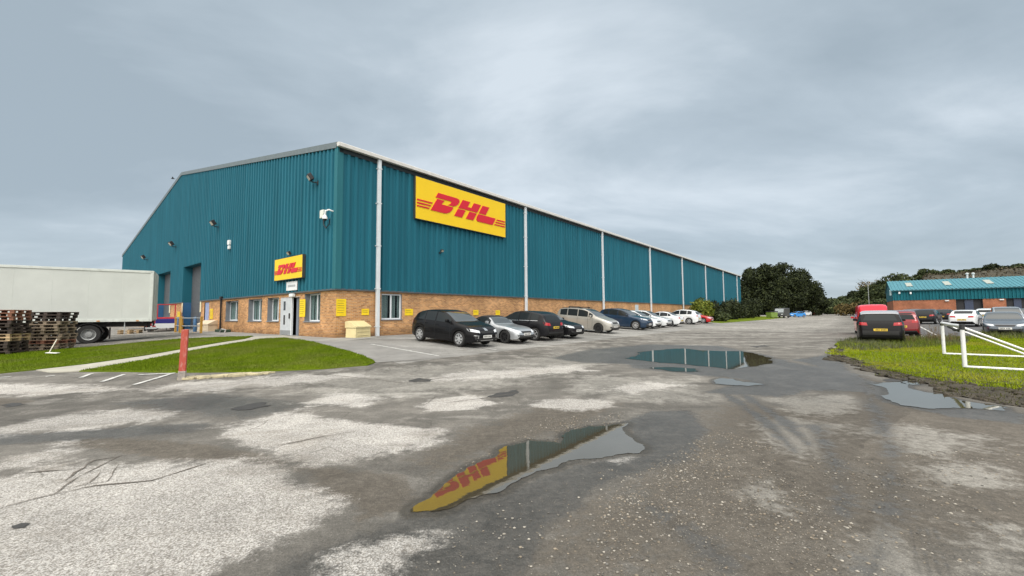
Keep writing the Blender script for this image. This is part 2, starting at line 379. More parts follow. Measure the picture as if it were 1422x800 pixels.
    base = mix(mr(mid, .42, .7), base, (.19, .177, .157))
    base = mix(ma('MULTIPLY', mr(stk2, .5, .7), .5), base, (.085, .079, .070))
    # worn-through chalky streaks everywhere, more of them far away
    wear = mr(ma('ADD', ma('ADD', ma('MULTIPLY', stk, .7), ma('MULTIPLY', mid, .3)), ma('MULTIPLY', at_('far'), .12)), .52, .66)
    base = mix(ma('MULTIPLY', wear, .75), base, (.34, .325, .295))
    base = mix(ma('MULTIPLY', mr(stk2, .60, .72), .7), base, (.062, .059, .054))
    base = mix(ragged('bay', .25, .4, .6), base, mix(mr(stk, .35, .7), (.185, .18, .168), (.315, .308, .29)))
    brown = mix(mr(fine, .3, .7), (.078, .067, .053), (.130, .113, .091))
    base = mix(ma('MULTIPLY', ragged('brown', 1.0, .40, .7), .9), base, brown)
    dk = mr(ma('ADD', ma('MULTIPLY', mid, .6), ma('MULTIPLY', noise(.8, 6, .7, None, .8), .6)), .62, .80)
    base = mix(ma('MULTIPLY', dk, .55), base, (.075, .068, .058))
    base = mix(ma('MULTIPLY', ragged('smear', 1.3, .38, .85), .6), base, mix(mr(fine, .3, .7), (.20, .19, .168), (.33, .318, .288)))
    wet = mix(mr(fine, .3, .7), (.045, .045, .042), (.088, .084, .077))
    wetf = ragged('wet', 1.0, .38, .72)
    base = mix(ma('MULTIPLY', wetf, .85), base, wet)
    damp = mr(ma('ADD', at_('damp'), ma('MULTIPLY', edge, .35)), .3, .7)
    pale = mix(mr(fine, .25, .75), (.35, .335, .31), (.62, .60, .57))
    pale = mix(ma('MULTIPLY', mr(ma('ADD', sd_, ma('MULTIPLY', ma('SUBTRACT', fine, .5), .6)), .42, .62), .75), pale, (.17, .15, .125))
    pale = mix(ma('MULTIPLY', mr(srand, .55, .95), .45), pale, (.70, .68, .65))
    pale = mix(ma('MULTIPLY', mr(ma('ADD', ma('MULTIPLY', noise(.7, 7, .7, None, .6), .55), ma('MULTIPLY', noise(1.1, 6, .7, XS, .4), .45)), .48, .64), .66), pale, (.215, .19, .158))
    palef = mr(ma('ADD', at_('pale'), ma('ADD', ma('ADD', ma('MULTIPLY', edge, 1.0), ma('MULTIPLY', ma('SUBTRACT', stk2, .5), .9)), ma('MULTIPLY', ma('SUBTRACT', grain, .5), .4))), .40, .80)
    base = mix(ma('MULTIPLY', palef, .88), base, pale)
    base = mix(ma('MULTIPLY', damp, .85), base, mix(mr(fine, .3, .7), (.030, .027, .021), (.068, .060, .047)))
    # fine crazing where the surface has failed
    cm = mr(noise(.5, 4, .6, None, .5), .52, .62)
    ck = ma('MULTIPLY', ma('MAXIMUM', mr(crackd, .004, .014, 1, 0), ma('MULTIPLY', mr(crackd2, .006, .02, 1, 0), mr(noise(.9, 3, .5), .56, .66))), cm)
    base = mix(ma('MULTIPLY', ck, .55), base, (.06, .053, .044))
    # loose chippings
    gr = ma('MULTIPLY', ma('MULTIPLY', mr(ma('ADD', srand, ma('MULTIPLY', ma('SUBTRACT', mid, .5), .8)), .70, .74), mr(sd_, .28, .40, 1, 0)), ma('ADD', ma('MULTIPLY', ragged('gravel', 1.3, .3, 1.0), .62), .07))
    base = mix(gr, base, mix(sep_.outputs[1], (.19, .16, .12), (.42, .385, .33)))
    chip = noise(28, 5, .75)
    gvar = ma('MULTIPLY', ma('MULTIPLY', mr(grain, .3, .7, .74, 1.26, False), mr(chip, .3, .7, .72, 1.28, False)), ma('MULTIPLY', mr(speck, .3, .7, .80, 1.2, False), mr(mid, .3, .7, .84, 1.14, False)))
    hv = N('ShaderNodeHueSaturation'); hv.inputs['Saturation'].default_value = .92; L(base, hv.inputs['Color']); L(ma('MULTIPLY', gvar, mr(slab.outputs[0], 0, 1, .84, 1.14, False)), hv.inputs['Value']); L(hv.outputs[0], bs.inputs['Base Color'])
    ro = mr(ma('ADD', ma('MAXIMUM', wetf, damp), ma('MULTIPLY', fine, .25)), .5, 1.1, .92, .42)
    L(ro, bs.inputs['Roughness']); bs.inputs['Specular IOR Level'].default_value = .35
    h = ma('ADD', ma('MULTIPLY', grain, .5), ma('ADD', ma('MULTIPLY', fine, 1.0), ma('MULTIPLY', gr, .7)))
    bp = N('ShaderNodeBump'); bp.inputs['Strength'].default_value = .75; bp.inputs['Distance'].default_value = .03
    L(h, bp.inputs['Height']); L(bp.outputs[0], bs.inputs['Normal'])
    return m
ground = fast_mesh('ground', gv, gf, ground_material(), 4, smooth=True); struct(ground)
def fractal(poly, it=4, amp=.18, seed=1, cut=.05):
    r = random.Random(seed); p = list(poly)
    for _ in range(it):
        q = []
        for i in range(len(p)):
            a, b = p[i], p[(i+1) % len(p)]; q.append(a)
            dx, dy = b[0]-a[0], b[1]-a[1]; l = math.hypot(dx, dy)
            if l > cut:
                k = r.uniform(-amp, amp); q.append(((a[0]+b[0])/2-dy*k, (a[1]+b[1])/2+dx*k))
        p = q
    return p
def sheet(name, poly, mat_, dz, step=.5, thick=0, rough=0, rscale=3):
    """a flat region laid over the ground: the polygon cut into cells so that it follows the terrain"""
    bm = bmesh.new()
    vs = [bm.verts.new((x, y, 0)) for x, y in poly]
    f = bm.faces.new(vs); bmesh.ops.triangulate(bm, faces=[f])
    xs = [p[0] for p in poly]; ys = [p[1] for p in poly]
    for k in range(2):
        lo, hi = (min(xs), max(xs)) if k == 0 else (min(ys), max(ys))
        n = int((hi-lo)/step)
        for q in range(1, n+1):
            c = lo+q*step
            bmesh.ops.bisect_plane(bm, geom=bm.verts[:]+bm.edges[:]+bm.faces[:], plane_co=(c, 0, 0) if k == 0 else (0, c, 0), plane_no=(1, 0, 0) if k == 0 else (0, 1, 0), dist=1e-5)
    for v in bm.verts: v.co.z = terrain(v.co.x, v.co.y)+dz+(0 if not rough else rough*max(-.3, mnoise.fractal(Vector((v.co.x*rscale, v.co.y*rscale, 1.3)), .8, 2.0, 4)))
    bmesh.ops.recalc_face_normals(bm, faces=bm.faces)
    if sum(f.normal.z for f in bm.faces) < 0: bmesh.ops.reverse_faces(bm, faces=bm.faces)
    if thick:
        e = [x for x in bm.edges if x.is_boundary]
        r = bmesh.ops.extrude_edge_only(bm, edges=e)
        for v in [g for g in r['geom'] if isinstance(g, bmesh.types.BMVert)]: v.co.z -= thick
    me = bpy.data.meshes.new(name); bm.to_mesh(me); bm.free(); me.materials.append(mat_)
    o = bpy.data.objects.new(name, me); C.objects.link(o); return o
def ribbon(name, pts, wid, mat_, dz, seed=0, jit=.3):
    r = random.Random(seed); P = [Vector((*gp(*p), 0)) if len(p) == 2 and abs(p[0])+abs(p[1]) > 0 else Vector(p) for p in pts]
    Q = [P[0]]
    for a, b in zip(P, P[1:]):
        n = max(1, int((b-a).length/.12))
        nn = (b-a).normalized(); s_ = Vector((-nn.y, nn.x, 0))
        for k in range(1, n+1): Q.append(a.lerp(b, k/n)+s_*r.uniform(-jit, jit)*wid*(k < n))
    m_ = MB(); vs = []
    for i_, q in enumerate(Q):
        t = (Q[min(i_+1, len(Q)-1)]-Q[max(i_-1, 0)]).normalized(); s_ = Vector((-t.y, t.x, 0))
        w_ = wid*(1+r.uniform(-jit, jit))*.5*(1 if jit < .05 else min(1, .25+min(i_, len(Q)-1-i_)*.4))
        for sg in (-1, 1):
            p = q+s_*sg*w_; vs.append((p.x, p.y, terrain(p.x, p.y)+dz))
    m_.add(vs, [(2*k, 2*k+1, 2*k+3, 2*k+2) for k in range(len(Q)-1)])
    return m_.build(name, mat_)
# puddles: still water lying in the flat part of the yard
def water_material():
    m, t, b = principled('puddle water'); N = t.nodes.new; L = t.links.new
    t.nodes.remove(b); tr = N('ShaderNodeBsdfTransparent'); tr.inputs[0].default_value = (.50, .46, .36, 1); gl = N('ShaderNodeBsdfGlossy'); gl.inputs['Roughness'].default_value = .02; gl.inputs[0].default_value = (.95, .95, .93, 1)
    fr = N('ShaderNodeFresnel'); fr.inputs[0].default_value = 2.4; df = N('ShaderNodeBsdfDiffuse'); df.inputs[0].default_value = (.085, .072, .046, 1); mu = N('ShaderNodeMixShader'); mu.inputs[0].default_value = .6; L(tr.outputs[0], mu.inputs[1]); L(df.outputs[0], mu.inputs[2]); ms = N('ShaderNodeMixShader'); L(fr.outputs[0], ms.inputs[0]); L(mu.outputs[0], ms.inputs[1]); L(gl.outputs[0], ms.inputs[2]); L(ms.outputs[0], t.nodes['Material Output'].inputs[0])
    tcn = N('ShaderNodeTexCoord'); no = N('ShaderNodeTexNoise'); no.inputs['Scale'].default_value = 5; no.inputs['Detail'].default_value = 2; L(tcn.outputs['Object'], no.inputs['Vector'])
    bp = N('ShaderNodeBump'); bp.inputs['Strength'].default_value = .02; bp.inputs['Distance'].default_value = .02; L(no.outputs['Fac'], bp.inputs['Height']); L(bp.outputs[0], gl.inputs['Normal'])
    return m
WAT = water_material()
PUD = [[(570, 712), (600, 690), (645, 655), (690, 634), (703, 620), (735, 612), (780, 616), (792, 598), (850, 590), (872, 588), (868, 601), (893, 618), (888, 630), (835, 637), (790, 640), (745, 655), (690, 685), (610, 710)],
 [(868, 498), (885, 490), (930, 485), (948, 484), (975, 487), (1030, 488), (1052, 492), (1073, 503), (1050, 509), (1010, 513), (960, 507), (915, 504)],
 [(992, 533), (1004, 525.5), (1018, 526.5), (1034, 531), (1062, 534), (1040, 536.5), (1015, 535)],
 [(1203, 532), (1215, 534), (1250, 531), (1262, 538), (1285, 545), (1310, 548), (1330, 556), (1400, 566), (1396, 571), (1340, 567), (1290, 568), (1250, 563), (1222, 550)],
 [(900, 511), (925, 510), (965, 512), (970, 516), (935, 516)], [(1252, 528), (1275, 530), (1268, 535), (1250, 532)]]
PUDP = []
for i_, p_ in enumerate(PUD):
    q_ = fractal(pxpoly(p_), 4, .13, 20+i_); PUDP.append(q_)
    zmax = 0.0055
    o_ = MB().add([(x, y, zmax) for x, y in q_], [tuple(range(len(q_)))]).build('puddle', WAT); struct(o_)
    for f_ in o_.data.polygons:
        if f_.normal.z < 0: o_.data.flip_normals(); break
for k_, v_ in attr_static().items():
    a_ = ground.data.attributes.new(k_, 'FLOAT', 'POINT'); a_.data.foreach_set('value', np.append(v_, 0).astype(np.float32))
# inner cap under the camera
capf = [(len(gv)-1, k, (k+1) % na) for k in range(na)]
bm = bmesh.new(); bm.from_mesh(ground.data); bm.verts.ensure_lookup_table()
for a_, b_, c_ in capf: bm.faces.new((bm.verts[a_], bm.verts[b_], bm.verts[c_])).smooth = True
bmesh.ops.recalc_face_normals(bm, faces=bm.faces)
if sum(f.normal.z for f in bm.faces) < 0: bmesh.ops.reverse_faces(bm, faces=bm.faces)
bm.to_mesh(ground.data); bm.free()

# dark mended edges, cracks and potholes
TAR = mat('old tar', (.035, .034, .033), .7, var=.3, vscale=9, bump=.4)
CRK = mat('crack dirt', (.12, .105, .088), .95, var=.3, vscale=12, bump=.4)
cracks = [([(-20, 712), (60, 690), (130, 675), (210, 668), (300, 640)], .035), ([(70, 690), (110, 662), (150, 642), (170, 632)], .03), ([(75, 682), (150, 668), (165, 645)], .025), ([(0, 660), (60, 655), (130, 650)], .05),
 ([(340, 628), (430, 610), (500, 598)], .03), ([(430, 518), (520, 527), (560, 532), (640, 522)], .05), ([(520, 505), (620, 498), (720, 489), (860, 471)], .06), ([(100, 678), (125, 670), (140, 655)], .05),
 ([(600, 562), (680, 552), (720, 545)], .04), ([(180, 632), (130, 640), (90, 668)], .05)]
for k_, (p_, w_) in enumerate(cracks): struct(ribbon('pavement_crack', p_, w_*.45, CRK, .006, k_, .75))
holes = [[(320, 568), (345, 561), (370, 559), (377, 563), (350, 569)], [(674, 552), (690, 546), (718, 541), (720, 544), (695, 552)], [(567, 529), (585, 525), (602, 527), (598, 530), (575, 531)], [(16, 731), (30, 727), (42, 728), (36, 733), (20, 735)], [(0, 563), (20, 559), (38, 561), (10, 566)],
 [(1040, 481), (1060, 479), (1070, 481), (1050, 483)], [(1228, 527), (1250, 526), (1248, 530), (1232, 530)]]
for k_, p_ in enumerate(holes): struct(sheet('pothole', fractal(pxpoly(p_), 3, .2, 40+k_), TAR, .005, .5))
# ------------------------------------------------------------------ lawns, paths, kerbs, painted lines
def grass_material(name, c1, c2, c3):
    m, t, b = principled(name); N = t.nodes.new; L = t.links.new
    tcn = N('ShaderNodeTexCoord'); a = N('ShaderNodeTexNoise'); a.inputs['Scale'].default_value = .7; a.inputs['Detail'].default_value = 7; a.inputs['Roughness'].default_value = .7; L(tcn.outputs['Object'], a.inputs['Vector'])
    r = N('ShaderNodeValToRGB'); L(a.outputs['Fac'], r.inputs[0]); r.color_ramp.elements[0].position = .34; r.color_ramp.elements[0].color = (*c1, 1); r.color_ramp.elements[1].position = .66; r.color_ramp.elements[1].color = (*c2, 1)
    g = N('ShaderNodeNewGeometry'); mi = N('ShaderNodeMix'); mi.data_type = 'RGBA'; L(r.outputs[0], mi.inputs[6]); mi.inputs[7].default_value = (*c3, 1)
    q = N('ShaderNodeMath'); q.operation = 'MULTIPLY'; q.inputs[1].default_value = .5; L(g.outputs['Random Per Island'], q.inputs[0]); L(q.outputs[0], mi.inputs[0])
    dr = N('ShaderNodeTexNoise'); dr.inputs['Scale'].default_value = .33; dr.inputs['Detail'].default_value = 5; dr.inputs['Roughness'].default_value = .7; L(tcn.outputs['Object'], dr.inputs['Vector'])
    dm = N('ShaderNodeMapRange'); dm.inputs['From Min'].default_value = .46; dm.inputs['From Max'].default_value = .66; dm.inputs['To Max'].default_value = .75; L(dr.outputs['Fac'], dm.inputs['Value'])
    m3 = N('ShaderNodeMix'); m3.data_type = 'RGBA'; L(dm.outputs[0], m3.inputs[0]); L(mi.outputs[2], m3.inputs[6]); m3.inputs[7].default_value = (c2[0]*1.25, c2[1]*.85, c2[2]*4+.02, 1)
    L(m3.outputs[2], b.inputs['Base Color']); b.inputs['Roughness'].default_value = .85; b.inputs['Specular IOR Level'].default_value = .04
    return m
GR = grass_material('lawn grass', (.062, .108, .004), (.115, .172, .006), (.155, .19, .015))
GRV = grass_material('verge grass', (.10, .155, .003), (.225, .31, .004), (.27, .32, .01))
SOIL = mat('soil', (.048, .040, .028), .95, var=.55, vscale=5, bump=1.0, bscale=16)
def inside_pts(poly, n, seed):
    r = np.random.default_rng(seed); xs = [p[0] for p in poly]; ys = [p[1] for p in poly]; out = []
    X = r.uniform(min(xs), max(xs), n*4); Y = r.uniform(min(ys), max(ys), n*4)
    s_ = poly_sd(X, Y, poly); k = s_ > 0
    return X[k][:n], Y[k][:n], s_[k][:n]
def blades(name, poly, n, h, w_, mat_, dz, seed, lean=.5, edge=0):
    X, Y, sdv = inside_pts(poly, n, seed); n = len(X); r = np.random.default_rng(seed+1)
    Z = terrain_np(X, Y)+dz; a = r.uniform(0, 2*np.pi, n); hh = h*r.uniform(.4, 1.25, n); la = r.uniform(0, 2*np.pi, n); ll = hh*r.uniform(0, lean, n)
    if edge: hh = hh*np.clip(.35+sdv/edge, .35, 1)
    dx, dy = np.cos(a)*w_, np.sin(a)*w_
    v = np.stack([np.stack([X-dx, Y-dy, Z], 1), np.stack([X+dx, Y+dy, Z], 1), np.stack([X+np.cos(la)*ll, Y+np.sin(la)*ll, Z+hh], 1)], 1).reshape(-1, 3)
    return stuff(fast_mesh(name, v, np.arange(3*n), mat_, 3))
LAWN_A = fractal(pxpoly([(-220, 508), (0, 491), (60, 488), (120, 483), (175, 478), (240, 472), (300, 469), (352, 467.5), (340, 471), (300, 477), (200, 494.5), (120, 506), (50, 514), (-20, 521), (-250, 532)]), 2, .03, 5)
LAWN_B = fractal(pxpoly([(110, 516.5), (200, 501), (300, 482), (362, 471.5), (395, 470), (420, 473), (450, 480), (490, 490), (518, 501), (521, 504), (510, 508), (450, 513), (360, 516.5), (240, 518)]), 2, .03, 6)
struct(sheet('lawn', LAWN_A, GR, .035, .6, .05)); struct(sheet('lawn', LAWN_B, GR, .035, .6, .05))
stuff(blades('lawn_grass', LAWN_A, 60000, .05, .008, GR, .03, 31), 'short mown grass on the lawn above the diagonal path', 'grass')
stuff(blades('lawn_grass', LAWN_B, 60000, .05, .008, GR, .03, 33), 'short mown grass on the lawn between path and car park', 'grass')
CONC = mat('concrete path', (.36, .345, .29), .9, var=.18, vscale=2.5, bump=.3)
PATHP = pxpoly([(50, 514.5), (120, 506.5), (200, 495), (300, 477.5), (340, 471.5), (352, 468), (392, 466.5), (420, 469), (395, 469.6), (362, 471), (300, 481.5), (200, 500.5), (110, 516), (70, 518)])
struct(sheet('path', PATHP, CONC, .02, .6, .03))
PAVE = mat('paving at the wall', (.25, .243, .225), .9, var=.2, vscale=1.2, bump=.3)
APRON = [xy(a, b) for a, b in [(-.02, -22), (-.02, .02), (2.2, .02), (2.2, 1.2), (-1.2, 2.2), (-2.0, -1), (-2.0, -22)]]
struct(sheet('pavement', APRON, PAVE, .012, .8))
SLAB = mat('asphalt footway', (.20, .195, .185), .9, var=.2, vscale=1.5, bump=.3)
struct(sheet('pavement', pxpoly([(405, 470.5), (440, 468.5), (500, 474), (590, 486), (615, 497), (523, 504), (490, 489), (450, 479)]), SLAB, .008, .6))
# verge on the right, mud along its edge
VERGE = fractal(pxpoly([(1164, 477), (1162, 484), (1172, 493), (1195, 504), (1230, 514), (1275, 522), (1340, 531), (1422, 539), (1560, 556), (1700, 560), (1620, 500), (1500, 474), (1422, 462), (1390, 463), (1360, 468), (1300, 473), (1240, 473), (1195, 472)]), 3, .05, 8)
MUD = fractal(pxpoly([(1165, 484), (1175, 495), (1215, 517), (1262, 530), (1300, 540), (1340, 552), (1395, 563), (1440, 570), (1600, 600), (1640, 575), (1560, 552), (1422, 537), (1340, 526), (1275, 517), (1200, 498)]), 5, .26, 9)
TURF = mat('turf soil', (.075, .085, .018), .95, var=.35, vscale=5, bump=.6, bscale=18)
struct(sheet('verge', VERGE, TURF, .06, .5, .09)); mud_ = sheet('mud', MUD, SOIL, .022, .07, .05, .055, 4.0); struct(mud_); mud_.data.polygons.foreach_set('use_smooth', [True]*len(mud_.data.polygons))
stuff(blades('verge_grass', VERGE, 100000, .06, .009, GRV, .055, 35, 1.0, .12), 'bright green grass on the verge around the goal frame', 'grass')
tf = fractal(pxpoly([(1163, 482), (1180, 499), (1225, 516), (1275, 525), (1340, 535), (1422, 545), (1560, 562), (1560, 550), (1422, 536), (1340, 527), (1275, 518), (1200, 500), (1168, 484)]), 4, .25, 12)
stuff(blades('verge_tufts', tf, 12000, .07, .008, GRV, .03, 36, 1.0), 'ragged tufts of grass hanging over the torn verge edge', 'grass')
stuff(blades('mud_grass', MUD, 5000, .06, .008, grass_material('muddy grass', (.04, .055, .008), (.07, .085, .012), (.10, .09, .03)), .02, 44, 1.2), 'sparse trampled grass left in the mud by the verge', 'grass')
# rough lumps of turf and mud on the torn edge
lump = MB(); X_, Y_, S_ = inside_pts(MUD, 700, 77)
for x_, y_ in zip(X_, Y_):
    s_ = .008+.075*rng.random()**3; lump.box((x_, y_, terrain(x_, y_)+.03), (s_*2, s_*1.4, s_), rng.uniform(0, 3), ry=rng.uniform(-.4, .4), rx=rng.uniform(-.4, .4), bev=s_*.3)
stuff(lump.build('mud_clods', SOIL, smooth=60), 'dark clods of churned mud along the verge edge', 'mud')
GRD = grass_material('rough grass', (.05, .085, .012), (.10, .14, .022), (.19, .17, .06))
ROUGH = pxpoly([(1164, 477), (1166, 486), (1200, 490), (1280, 485), (1340, 482), (1350, 470), (1300, 470), (1240, 471), (1195, 470)])
stuff(blades('rough_grass', ROUGH, 6000, .22, .012, GRD, .05, 37, .8), 'longer rough grass at the back of the verge', 'grass')
ROUGH2 = pxpoly([(1350, 474), (1400, 472), (1500, 476), (1640, 500), (1520, 466), (1422, 458), (1365, 463)])
stuff(blades('rough_grass', ROUGH2, 5000, .34, .013, GRD, .05, 39, .8), 'tall rough grass in front of the slate grey saloon', 'grass')
# grass strip by the far bushes
STRIP = [xy(a, b) for a, b in [(50, 6.3), (112, 7.2), (112, .2), (50, .2)]]
struct(sheet('grass_strip', STRIP, GR, .04, 4, .06))
# lot on the right: dark, newer asphalt
LOTM = mat('dark asphalt', (.085, .085, .088), .85, var=.2, vscale=1.2, bump=.4, bscale=60)
LOT = [xy(a, b) for a, b in [(16.5, 22.0), (24, 21.6), (60, 21.4), (110, 21.6), (110, 80), (25, 80), (12, 44), (11.5, 26)]]
struct(sheet('car_park', LOT, LOTM, .01, 2.0))
WHITE = mat('worn white line', (.47, .47, .45), .8, var=.5, vscale=9)
def gline(p, q, w_=.1): return struct(ribbon('painted_line', [p, q], w_, WHITE, .0145, 3, .04))
for p_, q_ in [((186, 535), (238, 519.5)), ((141, 531), (172, 520.5)), ((112, 525), (127, 519.5)), ((63, 523.5), (76, 522)), ((0, 524.5), (14, 524)), ((192, 521), (243, 518.8))]: gline(p_, q_)
for k_ in range(0, 12):
    a_ = -.55+k_*3.05
    gline((*xy(a_, 4.0), 0), (*xy(a_, 8.3), 0), .09)
for p_, q_ in [((1175, 471.5), (1192, 471)), ((1268, 459.5), (1288, 471)), ((1276, 453), (1300, 465.5)), ((1276, 448.5), (1302, 448.8)), ((1312, 450), (1322, 454))]: gline(p_, q_, .12)
# broken yellow-grey kerb beside the red post
KERB = mat('weathered kerb', (.42, .37, .24), .9, var=.3, vscale=5, bump=.4)
kb = MB(); n9 = 70; P0 = Vector((*gp(256, 526.5), 0)); P1 = Vector((*gp(372, 519), 0)); n_ = int((P1-P0).length/.5); dd = (P1-P0).normalized()
for k_ in range(n9):
    p_ = P0.lerp(P1, (k_+.5)/n9); s_ = rng.uniform(.05, .24); kb.box((p_.x+rng.uniform(-.1, .1), p_.y+rng.uniform(-.14, .14), terrain(p_.x, p_.y)+.015), (s_*1.3, s_*rng.uniform(.5, 1), .07*rng.uniform(.4, 1.2)), math.atan2(dd.y, dd.x)+rng.uniform(-.5, .5), ry=rng.uniform(-.1, .1), bev=.012)
tag(kb.build('kerb', KERB), 'low crumbling yellowish kerb beside the red post', 'kerb')
# loose stones
def stones(name, polys, n, seed, lab, mats, smin=.004, smax=.015):
    r = random.Random(seed); mb = MB(); ico = [(0, 0, 1), (.89, 0, .3), (.28, .85, .3), (-.72, .53, .3), (-.72, -.53, .3), (.28, -.85, .3), (.5, .3, -.5), (-.3, .5, -.5), (0, -.6, -.5)]
    fc = [(0, 1, 2), (0, 2, 3), (0, 3, 4), (0, 4, 5), (0, 5, 1), (1, 6, 2), (2, 7, 3), (3, 7, 4), (4, 8, 5), (5, 8, 1), (1, 8, 6), (2, 6, 7), (7, 8, 4), (6, 8, 7)]
    for pi, (pl, k) in enumerate(polys):
        X, Y, S = inside_pts(pxpoly(pl), int(n*k), seed+pi)
        wet_ = np.zeros(len(X), bool)
        for q in PUDP: wet_ |= poly_sd(X, Y, q) > -.03
        cl_ = np.sin(X*3.1+np.sin(Y*2.3)*1.5)*np.sin(Y*2.7+np.sin(X*1.9)*1.7)+.5*np.sin(X*8.3+Y*5.1)*np.sin(Y*7.7-X*3)
        wet_ |= cl_ < np.random.default_rng(seed+50).uniform(-1.1, .9, len(X))
        for x, y in zip(X[~wet_], Y[~wet_]):
            s_ = smin+(smax-smin)*r.random()**4; a = r.uniform(0, 6.3); c, s2 = math.cos(a), math.sin(a); f1, f2 = r.uniform(.7, 1.3), r.uniform(.4, .8)
            z = terrain(x, y)
            mb.add([(x+(p[0]*f1*c-p[1]*s2)*s_, y+(p[0]*f1*s2+p[1]*c)*s_, z+.002+p[2]*s_*f2) for p in ico], fc, r.randrange(len(mats)))
    return stuff(mb.build(name, mats, fix=False), lab, 'stones')
STN = [mat('pale stone', (.27, .25, .215), .9, var=.2, island=.35), mat('buff stone', (.20, .17, .13), .9, var=.2, island=.35), mat('grey stone', (.11, .105, .095), .9, var=.2, island=.35)]
stones('loose_gravel', [([(640, 650), (760, 580), (870, 572), (860, 590), (760, 635), (600, 690)], .28), ([(870, 660), (1000, 595), (1070, 620), (1130, 700), (1200, 800), (820, 800), (840, 700)], .5), ([(560, 800), (640, 720), (850, 650), (900, 660), (840, 800)], .07), ([(1060, 640), (1422, 620), (1422, 800), (1200, 800)], .25)], 11000, 91, 'loose stone chippings scattered over the worn yard surface', STN)
# ------------------------------------------------------------------ warehouse
GA, HA, GL, HE, HB, LW = 29.2, 14.65, 58.39, 9.635, 2.385, 98.0
wh = thing('warehouse', (CX, CY, ZB), ROT, 'long teal metal clad warehouse with a buff brick base', 'building')
def brick_material(name, c1, c2, mortar):
    m, t, b = principled(name); N = t.nodes.new; L = t.links.new
    tcn = N('ShaderNodeTexCoord'); sp = N('ShaderNodeSeparateXYZ'); L(tcn.outputs['Object'], sp.inputs[0])
    ad = N('ShaderNodeMath'); ad.operation = 'ADD'; L(sp.outputs[0], ad.inputs[0]); L(sp.outputs[1], ad.inputs[1])
    cb = N('ShaderNodeCombineXYZ'); L(ad.outputs[0], cb.inputs[0]); L(sp.outputs[2], cb.inputs[1])
    br = N('ShaderNodeTexBrick'); L(cb.outputs[0], br.inputs['Vector']); br.inputs['Scale'].default_value = 1
    br.inputs['Color1'].default_value = (*c1, 1); br.inputs['Color2'].default_value = (*c2, 1); br.inputs['Mortar'].default_value = (*mortar, 1)
    br.inputs['Brick Width'].default_value = .225; br.inputs['Row Height'].default_value = .075; br.inputs['Mortar Size'].default_value = .009; br.inputs['Mortar Smooth'].default_value = .2; br.inputs['Bias'].default_value = -.1
    no = N('ShaderNodeTexNoise'); no.inputs['Scale'].default_value = .55; no.inputs['Detail'].default_value = 5; no.inputs['Roughness'].default_value = .65; L(tcn.outputs['Object'], no.inputs['Vector'])
    mr = N('ShaderNodeMapRange'); mr.inputs['From Min'].default_value = .3; mr.inputs['From Max'].default_value = .7; mr.inputs['To Min'].default_value = .68; mr.inputs['To Max'].default_value = 1.28; L(no.outputs['Fac'], mr.inputs['Value'])
    # lowest courses darker, with an uneven upper edge
    n2 = N('ShaderNodeTexNoise'); n2.inputs['Scale'].default_value = 1.6; L(tcn.outputs['Object'], n2.inputs['Vector'])
    lo = N('ShaderNodeMath'); lo.operation = 'ADD'; L(sp.outputs[2], lo.inputs[0]); L(n2.outputs['Fac'], lo.inputs[1])
    l2 = N('ShaderNodeMapRange'); L(lo.outputs[0], l2.inputs['Value']); l2.inputs['From Min'].default_value = .45; l2.inputs['From Max'].default_value = .95; l2.inputs['To Min'].default_value = .55; l2.inputs['To Max'].default_value = 1
    mu = N('ShaderNodeMath'); mu.operation = 'MULTIPLY'; L(mr.outputs[0], mu.inputs[0]); L(l2.outputs[0], mu.inputs[1])
    hv = N('ShaderNodeHueSaturation'); L(br.outputs['Color'], hv.inputs['Color']); L(mu.outputs[0], hv.inputs['Value']); L(hv.outputs[0], b.inputs['Base Color'])
    bp = N('ShaderNodeBump'); bp.inputs['Strength'].default_value = .5; bp.inputs['Distance'].default_value = .008; bp.invert = True; L(br.outputs['Fac'], bp.inputs['Height']); L(bp.outputs[0], b.inputs['Normal'])
    b.inputs['Roughness'].default_value = .9; b.inputs['Specular IOR Level'].default_value = .2
    return m
BRK = brick_material('buff brick', (.58, .30, .12), (.30, .135, .055), (.46, .36, .24))
def clad_material(name, c):
    m, t, b = principled(name); N = t.nodes.new; L = t.links.new
    tcn = N('ShaderNodeTexCoord'); mp_ = N('ShaderNodeMapping'); mp_.inputs['Scale'].default_value = (1.9, 1.9, .10); L(tcn.outputs['Object'], mp_.inputs[0])
    no = N('ShaderNodeTexNoise'); no.inputs['Scale'].default_value = 1; no.inputs['Detail'].default_value = 6; no.inputs['Roughness'].default_value = .6; L(mp_.outputs[0], no.inputs['Vector'])
    mr = N('ShaderNodeMapRange'); mr.inputs['From Min'].default_value = .3; mr.inputs['From Max'].default_value = .7; mr.inputs['To Min'].default_value = .82; mr.inputs['To Max'].default_value = 1.16; L(no.outputs['Fac'], mr.inputs['Value'])
    hv = N('ShaderNodeHueSaturation'); hv.inputs['Color'].default_value = (*c, 1); L(mr.outputs[0], hv.inputs['Value']); L(hv.outputs[0], b.inputs['Base Color'])
    b.inputs['Roughness'].default_value = .55; b.inputs['Specular IOR Level'].default_value = .12
    return m
TEAL = clad_material('teal cladding', (.020, .126, .174))
TEALT = clad_material('teal trim', (.03, .145, .175))
GREYT = mat('grey trim', (.13, .16, .17), .5)
GUT = mat('gutter', (.60, .59, .56), .5, var=.1)
PIPE = mat('white downpipe', (.62, .66, .69), .4, var=.06)
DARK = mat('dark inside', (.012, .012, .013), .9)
REV = mat('grey reveal', (.20, .215, .235), .6)
BLUE = mat('blue door lining', (.03, .12, .26), .5)
SHUT = mat('roller shutter', (.13, .14, .15), .5, .3)
UPVC = mat('white window frame', (.74, .77, .80), .35, var=.04)
